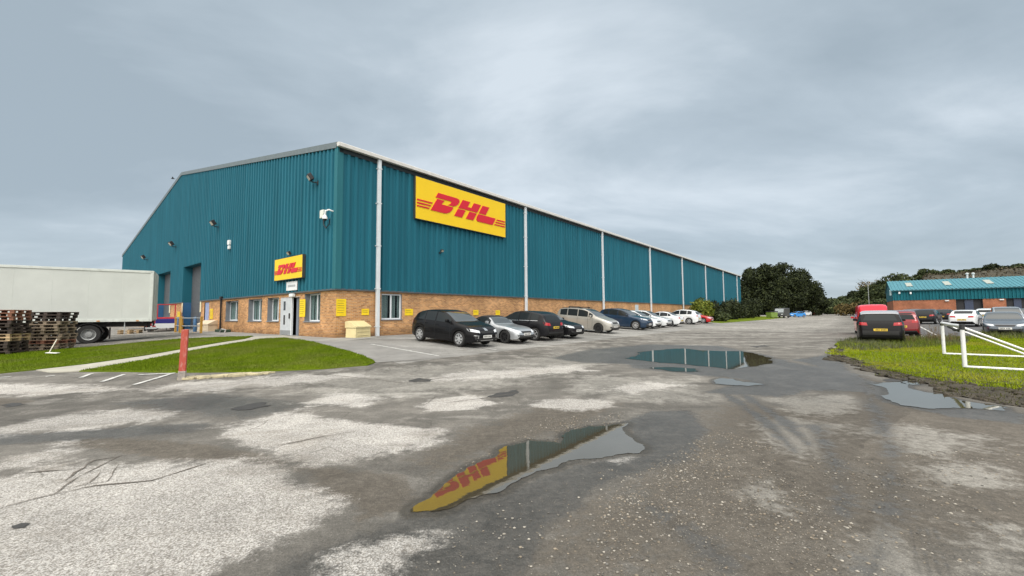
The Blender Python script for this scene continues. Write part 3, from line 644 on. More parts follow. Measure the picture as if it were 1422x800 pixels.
def pane_material():
    m, t, b = principled('window glass'); N = t.nodes.new; L = t.links.new
    b.inputs['Base Color'].default_value = (.02, .025, .03, 1); b.inputs['Roughness'].default_value = .03; b.inputs['IOR'].default_value = 1.5
    tr = N('ShaderNodeBsdfTransparent'); tr.inputs[0].default_value = (.8, .86, .86, 1); mx_ = N('ShaderNodeMixShader'); mx_.inputs[0].default_value = .22
    L(tr.outputs[0], mx_.inputs[1]); L(b.outputs[0], mx_.inputs[2]); L(mx_.outputs[0], t.nodes['Material Output'].inputs[0]); return m
PANE = pane_material()
BLIND = mat('vertical blinds', (.74, .82, .80), .8, var=.1)
# openings: gable (inward g0..g1, z0..z1), long wall (along a0..a1)
def gx(px): return wg(px, 430)[0]
GWIN = [(gx(330.5), gx(313.5), .80, 2.2), (gx(363.5), gx(345), .80, 2.2), (gx(387.3), gx(371.5), .80, 2.2), (gx(444.5), gx(423), .80, 2.27)]
DOORG = (3.98, 6.38, 0, 2.13)
BDOOR = (19.75, 20.95, 0, 2.25)
ROLL1 = (21.9, 27.2, 0, 5.6); ROLL2 = (31.8, 37.4, 0, 5.6)
GHOLES = GWIN+[DOORG, BDOOR, (ROLL1[0], ROLL1[1], 0, 9), (ROLL2[0], ROLL2[1], 0, 9)]
LHOLES = [(2.57, 3.86, .87, 2.27)]
def cells(u0, u1, z0, z1, holes):
    us = sorted({u0, u1}|{h[k] for h in holes for k in (0, 1)}); zs = sorted({z0, z1}|{min(z1, h[k]) for h in holes for k in (2, 3)})
    for a, b in zip(us, us[1:]):
        for c, d in zip(zs, zs[1:]):
            um, zm = (a+b)/2, (c+d)/2
            if not any(h[0] < um < h[1] and h[2] < zm < h[3] for h in holes): yield a, b, c, d
bw = MB()
for a, b, c, d in cells(0, GL, 0, HB, GHOLES): bw.add([(0, a, c-.4*(c == 0)), (0, a, d), (0, b, d), (0, b, c-.4*(c == 0))], [(0, 1, 2, 3)])
for a, b, c, d in cells(0, LW, 0, HB, LHOLES): bw.add([(a, 0, c-.4*(c == 0)), (b, 0, c-.4*(c == 0)), (b, 0, d), (a, 0, d)], [(0, 1, 2, 3)])
bw.add([(LW, 0, -.4), (LW, GL, -.4), (LW, GL, HB), (LW, 0, HB)], [(0, 1, 2, 3)]); bw.add([(0, GL, -.4), (0, GL, HB), (LW, GL, HB), (LW, GL, -.4)], [(0, 1, 2, 3)])
bw.build('brick_wall', BRK, wh)
def roof_z(g): return HE+(HA-HE)*(1-abs(g-GA)/GA)
def ribs(u0, u1, pitch):
    """trapezoid profile: (u, outward depth)"""
    out = []; n = int((u1-u0)/pitch)
    for k in range(n):
        u = u0+k*pitch; out += [(u, .0), (u+pitch*.55, .0), (u+pitch*.60, .075), (u+pitch*.95, .075)]
    return out+[(u1, 0)]
cg = MB(); pr = ribs(.18, GL-.05, .42)
for (u, d), (u2, d2) in zip(pr, pr[1:]):
    um = (u+u2)/2; z0 = HB+.03
    if ROLL1[0] < um < ROLL1[1] or ROLL2[0] < um < ROLL2[1]: z0 = 5.6
    cg.add([(-.03-d, u, z0), (-.03-d, u, roof_z(u)-.05), (-.03-d2, u2, roof_z(u2)-.05), (-.03-d2, u2, z0)], [(0, 1, 2, 3)])
cg.build('gable_cladding', TEAL, wh, fix=False)
cl = MB(); pr = ribs(.18, LW, .42)
for (u, d), (u2, d2) in zip(pr, pr[1:]): cl.add([(u, -.03-d, HB+.03), (u2, -.03-d2, HB+.03), (u2, -.03-d2, HE-.02), (u, -.03-d, HE-.02)], [(0, 1, 2, 3)])
cl.build('side_cladding', TEAL, wh, fix=False)
bk = MB(); bk.add([(LW, 0, HB), (LW, GL, HB), (LW, GL, HE), (LW, GA, HA), (LW, 0, HE)], [(0, 1, 2, 3, 4)]); bk.add([(0, GL, HB), (0, GL, HE), (LW, GL, HE), (LW, GL, HB)], [(0, 1, 2, 3)])
bk.build('rear_cladding', TEAL, wh)
ct = MB(); ct.lim(-.11, .2, -.11, -.028, HB+.03, HE-.03); ct.lim(-.11, -.028, -.028, .2, HB+.03, HE-.03); ct.build('corner_trim', TEALT, wh)
rf = MB(); ov = .0
rf.add([(-.1, -.12, HE+.02), (LW+.1, -.12, HE+.02), (LW+.1, GA, HA+.04), (-.1, GA, HA+.04), (-.1, GL+.12, HE+.02), (LW+.1, GL+.12, HE+.02)], [(0, 1, 2, 3), (3, 2, 5, 4)]); rf.build('roof', GREYT, wh)
vt = MB()
for s0, s1, g0, g1 in ((HE-.14, HA-.10, -.02, GA), (HA-.10, HE-.14, GA, GL+.1)):
    vt.add([(-.14, g0, s0), (-.14, g1, s1), (-.14, g1, s1+.30), (-.14, g0, s0+.30), (.2, g0, s0+.30), (.2, g1, s1+.30), (-.03, g0, s0), (-.03, g1, s1)], [(0, 1, 2, 3), (3, 2, 5, 4), (0, 6, 7, 1)])
vt.build('verge_trim', GREYT, wh)
gu = MB(); gu.prism([(0, 0), (.0, .17), (.03, .2), (.25, .2), (.25, .17), (.21, .0)], (-.18, -.36, HE-.12), (0, 1, 0), (0, 0, 1), (1, 0, 0), LW+.3); gu.build('gutter', GUT, wh)
so_ = MB().lim(-.02, LW, -.11, -.08, HE-.34, HE-.10).build('eaves_strip', mat('dark shaded eaves', (.02, .03, .035), .7), wh)  # dark fascia strip; the gutter's soffit shadow is put into its colour
for k in range(8):
    a = 2.2+13.02*k; d = MB()
    d.box((a, -.205, (HE-.1)/2-.02), (.19, .15, HE-.12), bev=.02)
    for z in (.5, 2.5, 4.8, 7.1, 9.0): d.box((a, -.19, z), (.26, .2, .05))
    d.build('downpipe', PIPE, wh)
df = MB(); df.lim(-.10, -.0, -.10, BDOOR[0]-.1, HB-.03, HB+.05); df.lim(-.10, 0, BDOOR[1]+.2, ROLL1[0], HB-.03, HB+.05); df.lim(-.10, 0, ROLL1[1], ROLL2[0], HB-.03, HB+.05); df.lim(-.10, 0, ROLL2[1], GL, HB-.03, HB+.05); df.lim(0, LW, -.10, 0, HB-.03, HB+.05)
df.lim(-.10, 0, BDOOR[0]-.1, BDOOR[1]+.2, HB-.03, HB+.05); df.build('drip_flashing', mat('flashing', (.085, .095, .10), .5), wh)
dp = MB(); gpz = gx(309.3); dp.tube([(-.12, gpz, HB+.12), (-.12, gpz, .12), (-.3, gpz-.1, .04)], .075, 10); dp.box((-.12, gpz, HB+.1), (.2, .3, .2), bev=.03); dp.build('rainwater_pipe', mat('black plastic', (.015, .015, .016), .45), wh)
# windows in deep reveals
D = .28
def window(g0, g1, z0, z1, along=False, n=2, depth=D):
    def P(u, o, z): return (u, o, z) if along else (o, u, z)     # o: inward depth
    def bx(mb, u0, u1, o0, o1, zz0, zz1, mi=0):
        p, q = P(u0, o0, zz0), P(u1, o1, zz1); return mb.lim(min(p[0], q[0]), max(p[0], q[0]), min(p[1], q[1]), max(p[1], q[1]), zz0, zz1, mi)
    f = MB(); fw_ = .07
    bx(f, g0, g1, depth, depth+.06, z0, z0+fw_); bx(f, g0, g1, depth, depth+.06, z1-fw_, z1)
    us = [g0+(g1-g0)*k/n for k in range(n+1)]
    for k, u in enumerate(us):
        lo, hi = (u, u+fw_) if k == 0 else (u-fw_, u) if k == n else (u-fw_*.6, u+fw_*.6)
        bx(f, lo, hi, depth-.002, depth+.058, z0+fw_, z1-fw_)
    if n > 1: bx(f, us[n-1]+.04, g1-.06, depth-.012, depth+.01, z0+.45*(z1-z0), z0+.45*(z1-z0)+.05) if n > 2 else None
    fo = f.build('window', UPVC, wh)
    p = MB(); bx(p, g0+.03, g1-.03, depth+.025, depth+.035, z0+.03, z1-.03); p.build('pane', PANE, fo)
    r = MB(); t_ = .02
    bx(r, g0-t_, g0, 0, depth+.08, z0, z1); bx(r, g1, g1+t_, 0, depth+.08, z0, z1); bx(r, g0-t_, g1+t_, 0, depth+.08, z1, z1+t_); bx(r, g0-.05, g1+.05, -.06, depth, z0-.05, z0)
    r.build('window_reveal', REV, fo)
    b_ = MB(); w_ = .09; k = g0+.05
    while k < g1-.05:
        c0, c1 = P(k, depth+.12, 0), P(k+w_, depth+.15, 0)
        b_.box((*P(k+w_/2, depth+.085, 0)[:2], (z0+z1)/2), (w_*.85, .004, z1-z0-.06) if along else (.004, w_*.85, z1-z0-.06), rz=rng.uniform(.05, .3)); k += w_*(1 if rng.random() > .12 else 2.3)
    b_.build('blind', BLIND, fo)
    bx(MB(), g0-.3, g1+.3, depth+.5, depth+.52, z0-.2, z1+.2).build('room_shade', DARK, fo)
for q in GWIN: window(*q)
window(*LHOLES[0], along=True, depth=.09)
# entrance: open door leaf at the left of a dark doorway
dr = MB(); dr.lim(0, .12, 3.92, 3.98, 0, 2.19); dr.lim(0, .12, 3.98, 6.38, 2.13, 2.19); dr.lim(0, .12, 6.38, 6.44, 0, 2.19); dr.lim(-.0, .1, 4.93, 5.0, 0, 2.13); drf = dr.build('door_frame', UPVC, wh)
leaf = MB(); leaf.lim(.0, .05, 5.0, 6.38, .03, 2.13); lf = leaf.build('door', mat('pale grey door', (.50, .53, .56), .45), wh)
gl = MB(); gl.lim(-.006, .0, 5.72, 5.98, 1.42, 1.95); gl.lim(-.006, 0, 5.74, 5.96, .6, 1.15); gl.build('pane', mat('dark glass', (.03, .032, .035), .08), lf)
MB().lim(-.06, 0, 5.1, 5.16, .95, 1.25).build('handle', mat('black handle', (.02, .02, .02), .4), lf)
MB().lim(-.005, 0, 5.02, 6.36, .05, .28).build('kick_plate', mat('kick plate', (.36, .38, .40), .4, .5), lf)
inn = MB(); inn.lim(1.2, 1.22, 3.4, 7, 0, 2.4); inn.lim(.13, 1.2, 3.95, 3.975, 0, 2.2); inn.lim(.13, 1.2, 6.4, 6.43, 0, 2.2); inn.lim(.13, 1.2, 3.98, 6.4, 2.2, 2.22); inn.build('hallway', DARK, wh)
MB().lim(.14, .18, 4.35, 4.62, 0, 2.1).build('inner_door', mat('inner door', (.16, .18, .22), .5), wh)
# blue side door
b2 = MB().lim(.06, .1, BDOOR[0], BDOOR[1], 0, BDOOR[3]).build('door', mat('lilac blue door', (.30, .36, .55), .5), wh)
MB().lim(.03, .06, BDOOR[0]+.1, BDOOR[0]+.16, 1, 1.15).build('handle', MATS['black handle'], b2)
for q in (ROLL1, ROLL2):
    s = MB(); z = 0
    while z < 5.6: s.prism([(0, 0), (.03, .02), (.03, .1), (0, .12)], (.62, q[0], z), (-1, 0, 0), (0, 0, 1), (0, 1, 0), q[1]-q[0]); z += .12
    ro = s.build('roller_door', SHUT, wh)
    r = MB(); r.lim(-.03, .64, q[1], q[1]+.03, 2.4, 5.6, 0); r.lim(-.03, .64, q[0]-.03, q[0], 2.4, 5.6, 0); r.lim(-.03, .64, q[0], q[1], 5.6, 5.63, 0); r.lim(-.03, .64, q[1], q[1]+.03, 0, 2.4, 1); r.lim(-.03, .64, q[0]-.03, q[0], 0, 2.4, 1)
    r.build('door_lining', [TEAL, BLUE], ro)
    for ga_, gb_ in ((q[1]-.05, q[1]+.25), (q[0]-.25, q[0]+.05)): MB().lim(-.06, -.032, ga_, gb_, HB-.9, HB-.02).build('marker_board', mat('cream board', (.72, .66, .46), .6), ro)
# grey vent panel far along the long wall
MB().lim(36.6, 37.4, -.1, -.005, 0, HB-.25).build('side_door', mat('pale side door', (.46, .54, .58), .5), wh)
# bases of things on the walls: world matrices of the two faces
def on_gable(g, z, out=.08):  # -> world point
    x, y = xy(-out, -g); return (x, y, ZB+z)
def on_side(a, z, out=.08):
    x, y = xy(a, out); return (x, y, ZB+z)
YEL = mat('yellow panel', (.84, .56, .004), .45, var=.03, vscale=1)
RED = mat('red lettering', (.60, .008, .025), .45, var=.03)
def logo(mb, x0, z0, h, W, ox, d):
    """slanted split lettering with speed lines; x right, z up, facing -y"""
    sh = .64
    def pg(pts): mb.prism([(x0+(x+sh*v)*h, z0+v*h) for x, v in pts], (ox, 0, 0), (1, 0, 0), (0, 0, 1), (0, -1, 0), d)
    pg([(-.15, .73), (-.15, 1), (1.15, 1), (1.36, .96), (1.47, .86), (1.48, .70), (1.38, .56), (1.24, .5), (.86, .5), (.98, .60), (.95, .73)])
    pg([(0, 0), (0, .67), (.50, .67), (.43, .44), (1.27, .44), (1.30, .30), (1.22, .12), (1.06, .02), (.9, 0)])
    pg([(1.62, .5), (1.62, 1), (2.2, 1), (2.2, .68), (2.5, .68), (2.5, 1), (3.08, 1), (3.08, .5)])
    pg([(1.62, 0), (1.62, .44), (2.2, .44), (2.2, 0)]); pg([(2.5, 0), (2.5, .44), (3.08, .44), (3.08, 0)])
    pg([(3.22, .5), (3.22, 1), (3.8, 1), (3.8, .5)])
    pg([(3.42, 0), (3.28, .08), (3.22, .25), (3.22, .44), (4.72, .44), (4.72, 0)])
    for k in range(3):
        v = .03+.155*k
        mb.prism([(-W/2+.01*W, z0+v*h), (x0+(-.14+sh*v)*h, z0+v*h), (x0+(-.14+sh*(v+.07))*h, z0+(v+.07)*h), (-W/2+.01*W, z0+(v+.07)*h)], (ox, 0, 0), (1, 0, 0), (0, 0, 1), (0, -1, 0), d)
        mb.prism([(x0+(4.86+sh*v)*h, z0+v*h), (W/2-.01*W, z0+v*h), (W/2-.01*W, z0+(v+.07)*h), (x0+(4.86+sh*(v+.07))*h, z0+(v+.07)*h)], (ox, 0, 0), (1, 0, 0), (0, 0, 1), (0, -1, 0), d)
def sign(name, loc, rz, W, H, h, x0, z0, lab):
    t = thing(name, loc, rz, lab, 'sign')
    MB().lim(-W/2, W/2, -.02, .14, -H/2, H/2).build('panel', YEL, t)
    mb = MB(); logo(mb, x0, z0, h, W, 0, .028); l = mb.build('lettering', RED, t); l.location = (0, -.0205, 0)
    tr = MB(); tr.lim(-W/2-.03, W/2+.03, -.015, .15, -H/2-.03, -H/2); tr.lim(-W/2-.03, W/2+.03, -.015, .15, H/2, H/2+.03); tr.lim(-W/2-.03, -W/2, -.015, .15, -H/2, H/2); tr.lim(W/2, W/2+.03, -.015, .15, -H/2, H/2)
    tr.build('edge_trim', mat('dark sign edge', (.05, .05, .045), .5), t)
    return t
sign('company_sign', on_side(8.62, 7.96, .27), ROT, 8.1, 2.48, 1.18, -2.95, -.56, 'huge yellow sign with red slanted lettering high on the long side wall')
sign('company_sign', on_gable(4.87, 3.78, .27), ROT-math.pi/2, 3.55, 1.22, .55, -1.42, -.29, 'small yellow sign with red slanted lettering above the entrance')
WPL = mat('white plate', (.72, .74, .76), .5); GTX = mat('grey print', (.30, .32, .34), .6); DTX = mat('dark print', (.30, .22, .02), .6); YLN = mat('yellow notice', (.80, .57, .01), .5)
t = thing('name_plate', on_gable(4.68, 2.78, .125), ROT-math.pi/2, 'small white name plate just below the small yellow sign', 'sign')
MB().lim(-.68, .68, -.01, .01, -.25, .25).build('plate', WPL, t); mb = MB()
for k in range(9): mb.lim(-.46+k*.105, -.46+k*.105+.075, -.014, -.0101, -.06, .06)
mb.build('print', GTX, t)
def notice(loc, rz, W, H, lab):
    t = thing('wall_notice', loc, rz, lab, 'notice', 'yellow notices on the brick wall')
    MB().lim(-W/2, W/2, -.01, .012, -H/2, H/2).build('board', YLN, t)
    mb = MB(); n = max(2, int(H/.13))
    for k in range(n):
        z = H/2-.1-(H-.16)*k/n; mb.lim(-W/2*.8, W/2*rng.uniform(.3, .8), -.0125, -.0101, z-.012, z+.012)
    mb.build('print', DTX, t)
for (p, q, lab) in [((417, 416), (424, 440), 'tall yellow notice board right of the entrance doorway'), ((292.5, 429), (295.5, 443), 'yellow notice beside the lilac blue door'), ((247, 433), (250.5, 440), 'small yellow notice between the two roller doors')]:
    (g0, z0), (g1, z1) = wg(*p), wg(*q); notice(on_gable((g0+g1)/2, (z0+z1)/2, .02), ROT-math.pi/2, abs(g1-g0), abs(z1-z0), lab)
for (p, q, lab) in [((467, 415), (480, 439), 'largest yellow notice on the brick corner above the grit bin'), ((502, 429), (512, 437.5), 'square yellow notice left of the first white downpipe'), ((562, 429), (573, 438), 'yellow notice right of the white long wall window'), ((609, 430), (619, 438), 'yellow notice half hidden behind the black hatchback roof'), ((657, 430.5), (664, 437.5), 'yellow notice above the silver roadster soft top'), ((688, 431), (694, 437.5), 'rightmost yellow notice, between roadster and second downpipe')]:
    (a0, z0), (a1, z1) = wl(*p), wl(*q); notice(on_side((a0+a1)/2, (z0+z1)/2, .02), ROT, abs(a1-a0), abs(z1-z0), lab)
BLK = mat('black housing', (.018, .018, .02), .5); LENS = mat('lamp lens', (.55, .52, .42), .2); WPC = mat('white plastic', (.74, .76, .76), .4)
def flood(loc, rz, lab, s=1.0, pitch=.6):
    t = thing('floodlight', loc, rz, lab, 'floodlight', 'floodlights on the warehouse walls')
    b = MB(); b.tube([(0, .04, -.1*s), (0, -.2*s, -.1*s), (0, -.2*s, 0)], .025*s, 6); b.box((0, .05, -.1*s), (.12*s, .06, .16*s)); b.build('bracket', BLK, t)
    h = MB(); h.box((0, -.25*s, .08*s), (.34*s, .16*s, .26*s), rx=pitch, bev=.02*s); hh = h.build('housing', BLK, t)
    l = MB(); l.box((0, -.25*s, .08*s), (.26*s, .008, .18*s), rx=pitch); lo = l.build('lens', LENS, hh); lo.location = Matrix.Rotation(pitch, 3, 'X') @ Vector((0, -.085*s, 0))
for px, py, s, lab in [(443, 251, 1.3, 'black floodlight high on the gable near the corner'), (306, 313, 1.5, 'black floodlight on the gable left of the white alarm box'), (247, 341, 1.6, 'black floodlight on the gable above the nearer roller door'), (207, 359, 1.6, 'farthest black floodlight on the gable above the trailer'), (409, 354, .8, 'little black lamp on top of the small yellow sign')]:
    g, z = wg(px, py); flood(on_gable(g, z, .11), ROT-math.pi/2+(0 if s != 1.3 else -.3), lab, s)
a, z = wl(610, 350); flood(on_side(a, z, .11), ROT, 'small black floodlight under the huge yellow sign', .6)
g, z = wg(453.5, 298.5); t = thing('camera_box', on_gable(g, z, .11), ROT-math.pi/2, 'small pale junction box left of the dome camera', 'junction box'); MB().box((0, -.08, 0), (.36, .18, .42), bev=.03).build('case', mat('cream plastic', (.66, .68, .62), .5), t)
cbl = MB(); cbl.tube([(.02, -.06, -.2), (.05, -.05, -.55), (.3, -.05, -.75), (.6, -.05, -.6), (.75, -.1, -.35)], .025, 6); cbl.build('cable', BLK, t)
g, z = wg(466, 302); t = thing('dome_camera', on_gable(.45, z, .11), ROT-math.pi/2, 'white dome security camera on a bent arm at the corner', 'camera'); t.scale = (.72, .72, .72)
ar = MB(); ar.tube([(.25, .02, .42), (.25, -.28, .48), (.1, -.42, .40), (.0, -.42, .1)], .055, 10); ar.build('arm', WPC, t, smooth=60)
hd = MB(); hd.lathe([(.0, .12), (.09, .11), (.17, -.05), (.18, -.16), (.0, -.16)], (0, -.42, 0), n=16); ho = hd.build('housing', WPC, t, smooth=40)
MB().lathe([(.13, -.16), (.12, -.22), (.07, -.28), (0, -.30)], (0, -.42, 0), n=14).build('dome', mat('smoked dome', (.02, .02, .022), .08), t, smooth=60)
g, z = wg(322, 340); t = thing('alarm_box', on_gable(g, z, .11), ROT-math.pi/2, 'white alarm box on the gable above the window row', 'alarm box'); MB().box((0, -.07, .14), (.36, .16, .34), bev=.04).build('sounder', WPC, t); MB().box((.04, -.07, -.22), (.3, .14, .26), bev=.04).build('lamp', WPC, t)
t = thing('entrance_lamp', on_gable(4.62, 2.25, .02), ROT-math.pi/2, 'white bulkhead lamp over the entrance doorway', 'lamp'); MB().box((0, -.1, 0), (.42, .2, .18), bev=.04).build('cover', WPC, t)
# ------------------------------------------------------------------ cars
RUB = mat('tyre rubber', (.018, .018, .018), .85, var=.2); RIM = mat('alloy rim', (.50, .51, .52), .35, .6); RIMD = mat('dark rim', (.03, .03, .032), .4, .4)
UND = mat('car underside', (.008, .008, .008), .95); TRIM = mat('black car trim', (.015, .015, .016), .55); SEAM = mat('panel gap', (.006, .006, .006), .8)
GLS = mat('car glass', (.018, .022, .024), .04, var=.02, spec=.22); WSC = mat('windscreen glass', (.05, .058, .06), .03, var=.05, spec=1.0, coat=.15); HLT = mat('headlight lens', (.62, .65, .68), .12, var=.1, coat=1); TLT = mat('tail light', (.36, .008, .012), .15, var=.1, coat=1)
PLW = mat('white number plate', (.72, .72, .70), .45); PLY = mat('yellow number plate', (.72, .50, .05), .45); CHR = mat('bright trim', (.62, .63, .64), .2, .8)
def pchip(pts):
    xs = [p[0] for p in pts]; ys = [p[1] for p in pts]; n = len(xs); h = [xs[i+1]-xs[i] for i in range(n-1)]; d = [(ys[i+1]-ys[i])/h[i] for i in range(n-1)]
    m_ = [d[0]]+[0 if d[i-1]*d[i] <= 0 else 3*(h[i-1]+h[i])/((2*h[i]+h[i-1])/d[i-1]+(h[i]+2*h[i-1])/d[i]) for i in range(1, n-1)]+[d[-1]]
    def f(x):
        x = max(xs[0], min(xs[-1], x)); i = 0
        while i < n-2 and x > xs[i+1]: i += 1
        t = (x-xs[i])/h[i]
        return ys[i]*(2*t**3-3*t*t+1)+m_[i]*h[i]*(t**3-2*t*t+t)+ys[i+1]*(-2*t**3+3*t*t)+m_[i+1]*h[i]*(t**3-t*t)
    return f
STY = {
 'hatch': dict(L=4.25, W=1.80, H=1.5, ax=(.86, 3.47), r=.325, cowl=1.12, rf=2.05, rr=3.55, rb=4.06, belt=(.93, 1.02), side=[(1.42, 2.36), (2.43, 3.12), (3.17, 3.62)], wr=.70,
   top=[(0, .60), (.04, .68), (.15, .77), (.5, .90), (1.0, .985), (1.15, 1.02), (1.7, 1.31), (2.05, 1.45), (2.55, 1.50), (3.1, 1.48), (3.55, 1.41), (3.78, 1.34), (4.06, 1.04), (4.17, .93), (4.25, .68)]),
 'sedan': dict(L=4.5, W=1.80, H=1.43, ax=(.82, 3.58), r=.325, cowl=1.35, rf=2.3, rr=3.25, rb=3.9, belt=(.90, .98), side=[(1.62, 2.5), (2.56, 3.3), (3.34, 3.62)], wr=.69,
   top=[(0, .56), (.05, .65), (.2, .74), (.6, .84), (1.25, .93), (1.37, .96), (1.95, 1.27), (2.3, 1.40), (2.8, 1.43), (3.25, 1.37), (3.8, 1.10), (3.95, 1.05), (4.35, 1.0), (4.45, .90), (4.5, .62)]),
 'roadster': dict(L=3.96, W=1.68, H=1.23, ax=(.76, 3.03), r=.30, cowl=1.42, rf=2.0, rr=2.5, rb=3.1, belt=(.80, .86), side=[(1.72, 2.55)], wr=.66, soft=True,
   top=[(0, .46), (.05, .56), (.25, .67), (.7, .77), (1.3, .83), (1.44, .86), (1.85, 1.14), (2.0, 1.2), (2.35, 1.23), (2.65, 1.15), (3.0, .93), (3.15, .89), (3.8, .82), (3.9, .74), (3.96, .5)]),
 'mpv': dict(L=4.47, W=1.80, H=1.68, ax=(.88, 3.58), r=.325, cowl=1.0, rf=2.1, rr=4.05, rb=4.36, belt=(1.0, 1.10), side=[(1.36, 1.66), (1.74, 2.5), (2.57, 3.36), (3.43, 4.03)], wr=.74,
   top=[(0, .60), (.05, .72), (.2, .83), (.6, .97), (.9, 1.05), (1.02, 1.09), (1.7, 1.47), (2.1, 1.61), (2.8, 1.66), (3.5, 1.65), (4.05, 1.58), (4.22, 1.5), (4.36, 1.1), (4.43, .95), (4.47, .65)]),
 'suv': dict(L=4.45, W=1.84, H=1.66, ax=(.88, 3.52), r=.36, cowl=1.24, rf=2.15, rr=3.85, rb=4.28, belt=(1.03, 1.12), side=[(1.52, 2.42), (2.49, 3.25), (3.31, 3.78)], wr=.72,
   top=[(0, .68), (.05, .82), (.2, .92), (.7, 1.02), (1.13, 1.08), (1.27, 1.11), (1.85, 1.45), (2.15, 1.58), (2.8, 1.66), (3.4, 1.63), (3.85, 1.55), (4.02, 1.48), (4.28, 1.14), (4.38, 1.02), (4.45, .72)]),
 'van': dict(L=4.4, W=1.80, H=1.85, ax=(.84, 3.55), r=.325, cowl=.85, rf=1.8, rr=4.2, rb=4.36, belt=(1.05, 1.1), side=[(1.15, 2.0)], wr=.80,
   top=[(0, .62), (.05, .76), (.2, .88), (.7, 1.05), (.85, 1.1), (1.4, 1.70), (1.8, 2.0), (2.4, 2.08), (3.6, 2.08), (4.2, 2.03), (4.3, 1.95), (4.36, 1.2), (4.4, .65)]),
}
def car(label, style, pm, x, y, heading, group=None, rim=RIM, spokes=7, front_plate=PLW, lod=1, name='parked_car', cat='car', roof_bars=False, chrome=False, roof_paint=None, drl=False, dark_bumper=False, big_tail=False):
    S = STY[style]; Ln, W = S['L'], S['W']; top = pchip(S['top']); r = S['r']; Ra = r+.045; zc = r-.005
    b0, b1 = S['belt']; wl_ = pchip([(0, .70), (.12, .80), (.32, .89), (.75, .965), (1.4, 1), (Ln-1.2, 1), (Ln-.55, .97), (Ln-.2, .90), (Ln-.06, .83), (Ln, .76)])
    zb_ = pchip([(0, .34), (.10, .23), (.5, .19), (Ln-.6, .21), (Ln-.12, .28), (Ln, .40)])
    def belt(s): return min(b0+(b1-b0)*max(0, min(1, (s-S['cowl'])/(S['rb']-S['cowl']))), top(s)-.05)
    def hw(s): return W/2*wl_(s)
    def roof_hw(s):
        h = max(0, top(s)-belt(s)); k = min(1, h/.42); return hw(s)*(.90*(1-k)+(S['wr']+.06)*k)
    def section(s):
        zb, zt, w_, bl = zb_(s), top(s), hw(s), belt(s)
        for sw in S['ax']:
            if abs(s-sw) < Ra: zb = max(zb, zc+math.sqrt(max(0, Ra*Ra-(s-sw)**2)))
        fr = [0, .05, .22, .52, .80, .93, 1]; wd = [.96, .99, 1.0, 1.005, .99, .97, .945]
        p = [(0, zb), (w_*.80, zb)]+[(w_*k, zb+(bl-zb)*q) for q, k in zip(fr, wd)]
        h = zt-bl; rw = roof_hw(s); w0 = w_*.945
        for q in (.12, .4, .7, .88): p.append((w0+(rw-w0)*(q**1.15), bl+h*q*.97))
        p += [(rw*.93, bl+h*.945), (rw*.72, bl+h*.982), (rw*.38, bl+h*.996), (0, zt)]
        return p
    st = [0, .015, .04, .08, .14, .22, .32, .44, .58]; n_ = 26 if lod == 0 else 44
    st += [.58+(Ln-.58-.3)*k/n_ for k in range(1, n_)]+[Ln-.3, Ln-.2, Ln-.12, Ln-.07, Ln-.03, Ln-.01, Ln]
    for sw in S['ax']: st += [sw-Ra-.002, sw-Ra+.002, sw-Ra*.94, sw-Ra*.8, sw+Ra*.8, sw+Ra*.94, sw+Ra-.002, sw+Ra+.002]
    st = sorted(st); keep = [st[0]]
    for s in st[1:]:
        if s-keep[-1] > .0015: keep.append(s)
    st = keep
    vs = []; fs = []; mi = []; sec = [section(s) for s in st]; k = len(sec[0])
    ring = []
    for s, sc_ in zip(st, sec):
        row = []
        for j_, (yy, zz) in enumerate(sc_): row.append(len(vs)); vs.append((Ln/2-s, yy, zz))
        for j_, (yy, zz) in enumerate(sc_):
            if 0 < j_ < k-1: row.append(len(vs)); vs.append((Ln/2-s, -yy, zz))
        # closed order: up the left side, down the right side
        ring.append(row[:k]+row[k:][::-1])
    m_ = len(ring[0]); soft = S.get('soft')
    for i_ in range(len(st)-1):
        sm = (st[i_]+st[i_+1])/2
        for j_ in range(m_):
            fs.append((ring[i_][j_], ring[i_][(j_+1) % m_], ring[i_+1][(j_+1) % m_], ring[i_+1][j_]))
            low = j_ == 0 or j_ == m_-1 or j_ == 1 or j_ == m_-2
            up_ = k-9 <= j_ <= m_-k+8
            mi.append(1 if low else 2 if (soft and up_ and S['rf']-.08 < sm < S['rb']) else 3 if (roof_paint and k-5 <= j_ <= m_-k+4 and S['rf']-.05 < sm < S['rr']+.12) else 0)
    fs.append(tuple(ring[0])[::-1]); mi.append(0); fs.append(tuple(ring[-1])); mi.append(0)
    zf, zr = terrain(x+math.cos(heading)*1.3, y+math.sin(heading)*1.3), terrain(x-math.cos(heading)*1.3, y-math.sin(heading)*1.3)
    zl, zR = terrain(x-math.sin(heading)*.8, y+math.cos(heading)*.8), terrain(x+math.sin(heading)*.8, y-math.cos(heading)*.8)
    t = thing(name, (x, y, (zf+zr)/2+.018), 0, label, cat, group)
    fx = Vector((math.cos(heading)*2.6, math.sin(heading)*2.6, zf-zr)).normalized(); ly = Vector((-math.sin(heading)*1.6, math.cos(heading)*1.6, zl-zR)); ly = (ly-fx*ly.dot(fx)).normalized(); uz = fx.cross(ly)
    t.rotation_euler = Matrix((fx, ly, uz)).transposed().to_euler()
    mb = MB(); mb.v = vs; mb.f = fs; mb.m = mi
    body = mb.build('body', [pm, UND, mat('soft top', (.012, .012, .013), .9), roof_paint or pm], t, smooth=32)
    tree = BVHTree.FromPolygons([Vector(v) for v in vs], fs)
    def cast(o, d):
        h_ = tree.ray_cast(Vector(o), Vector(d)); return h_[0]
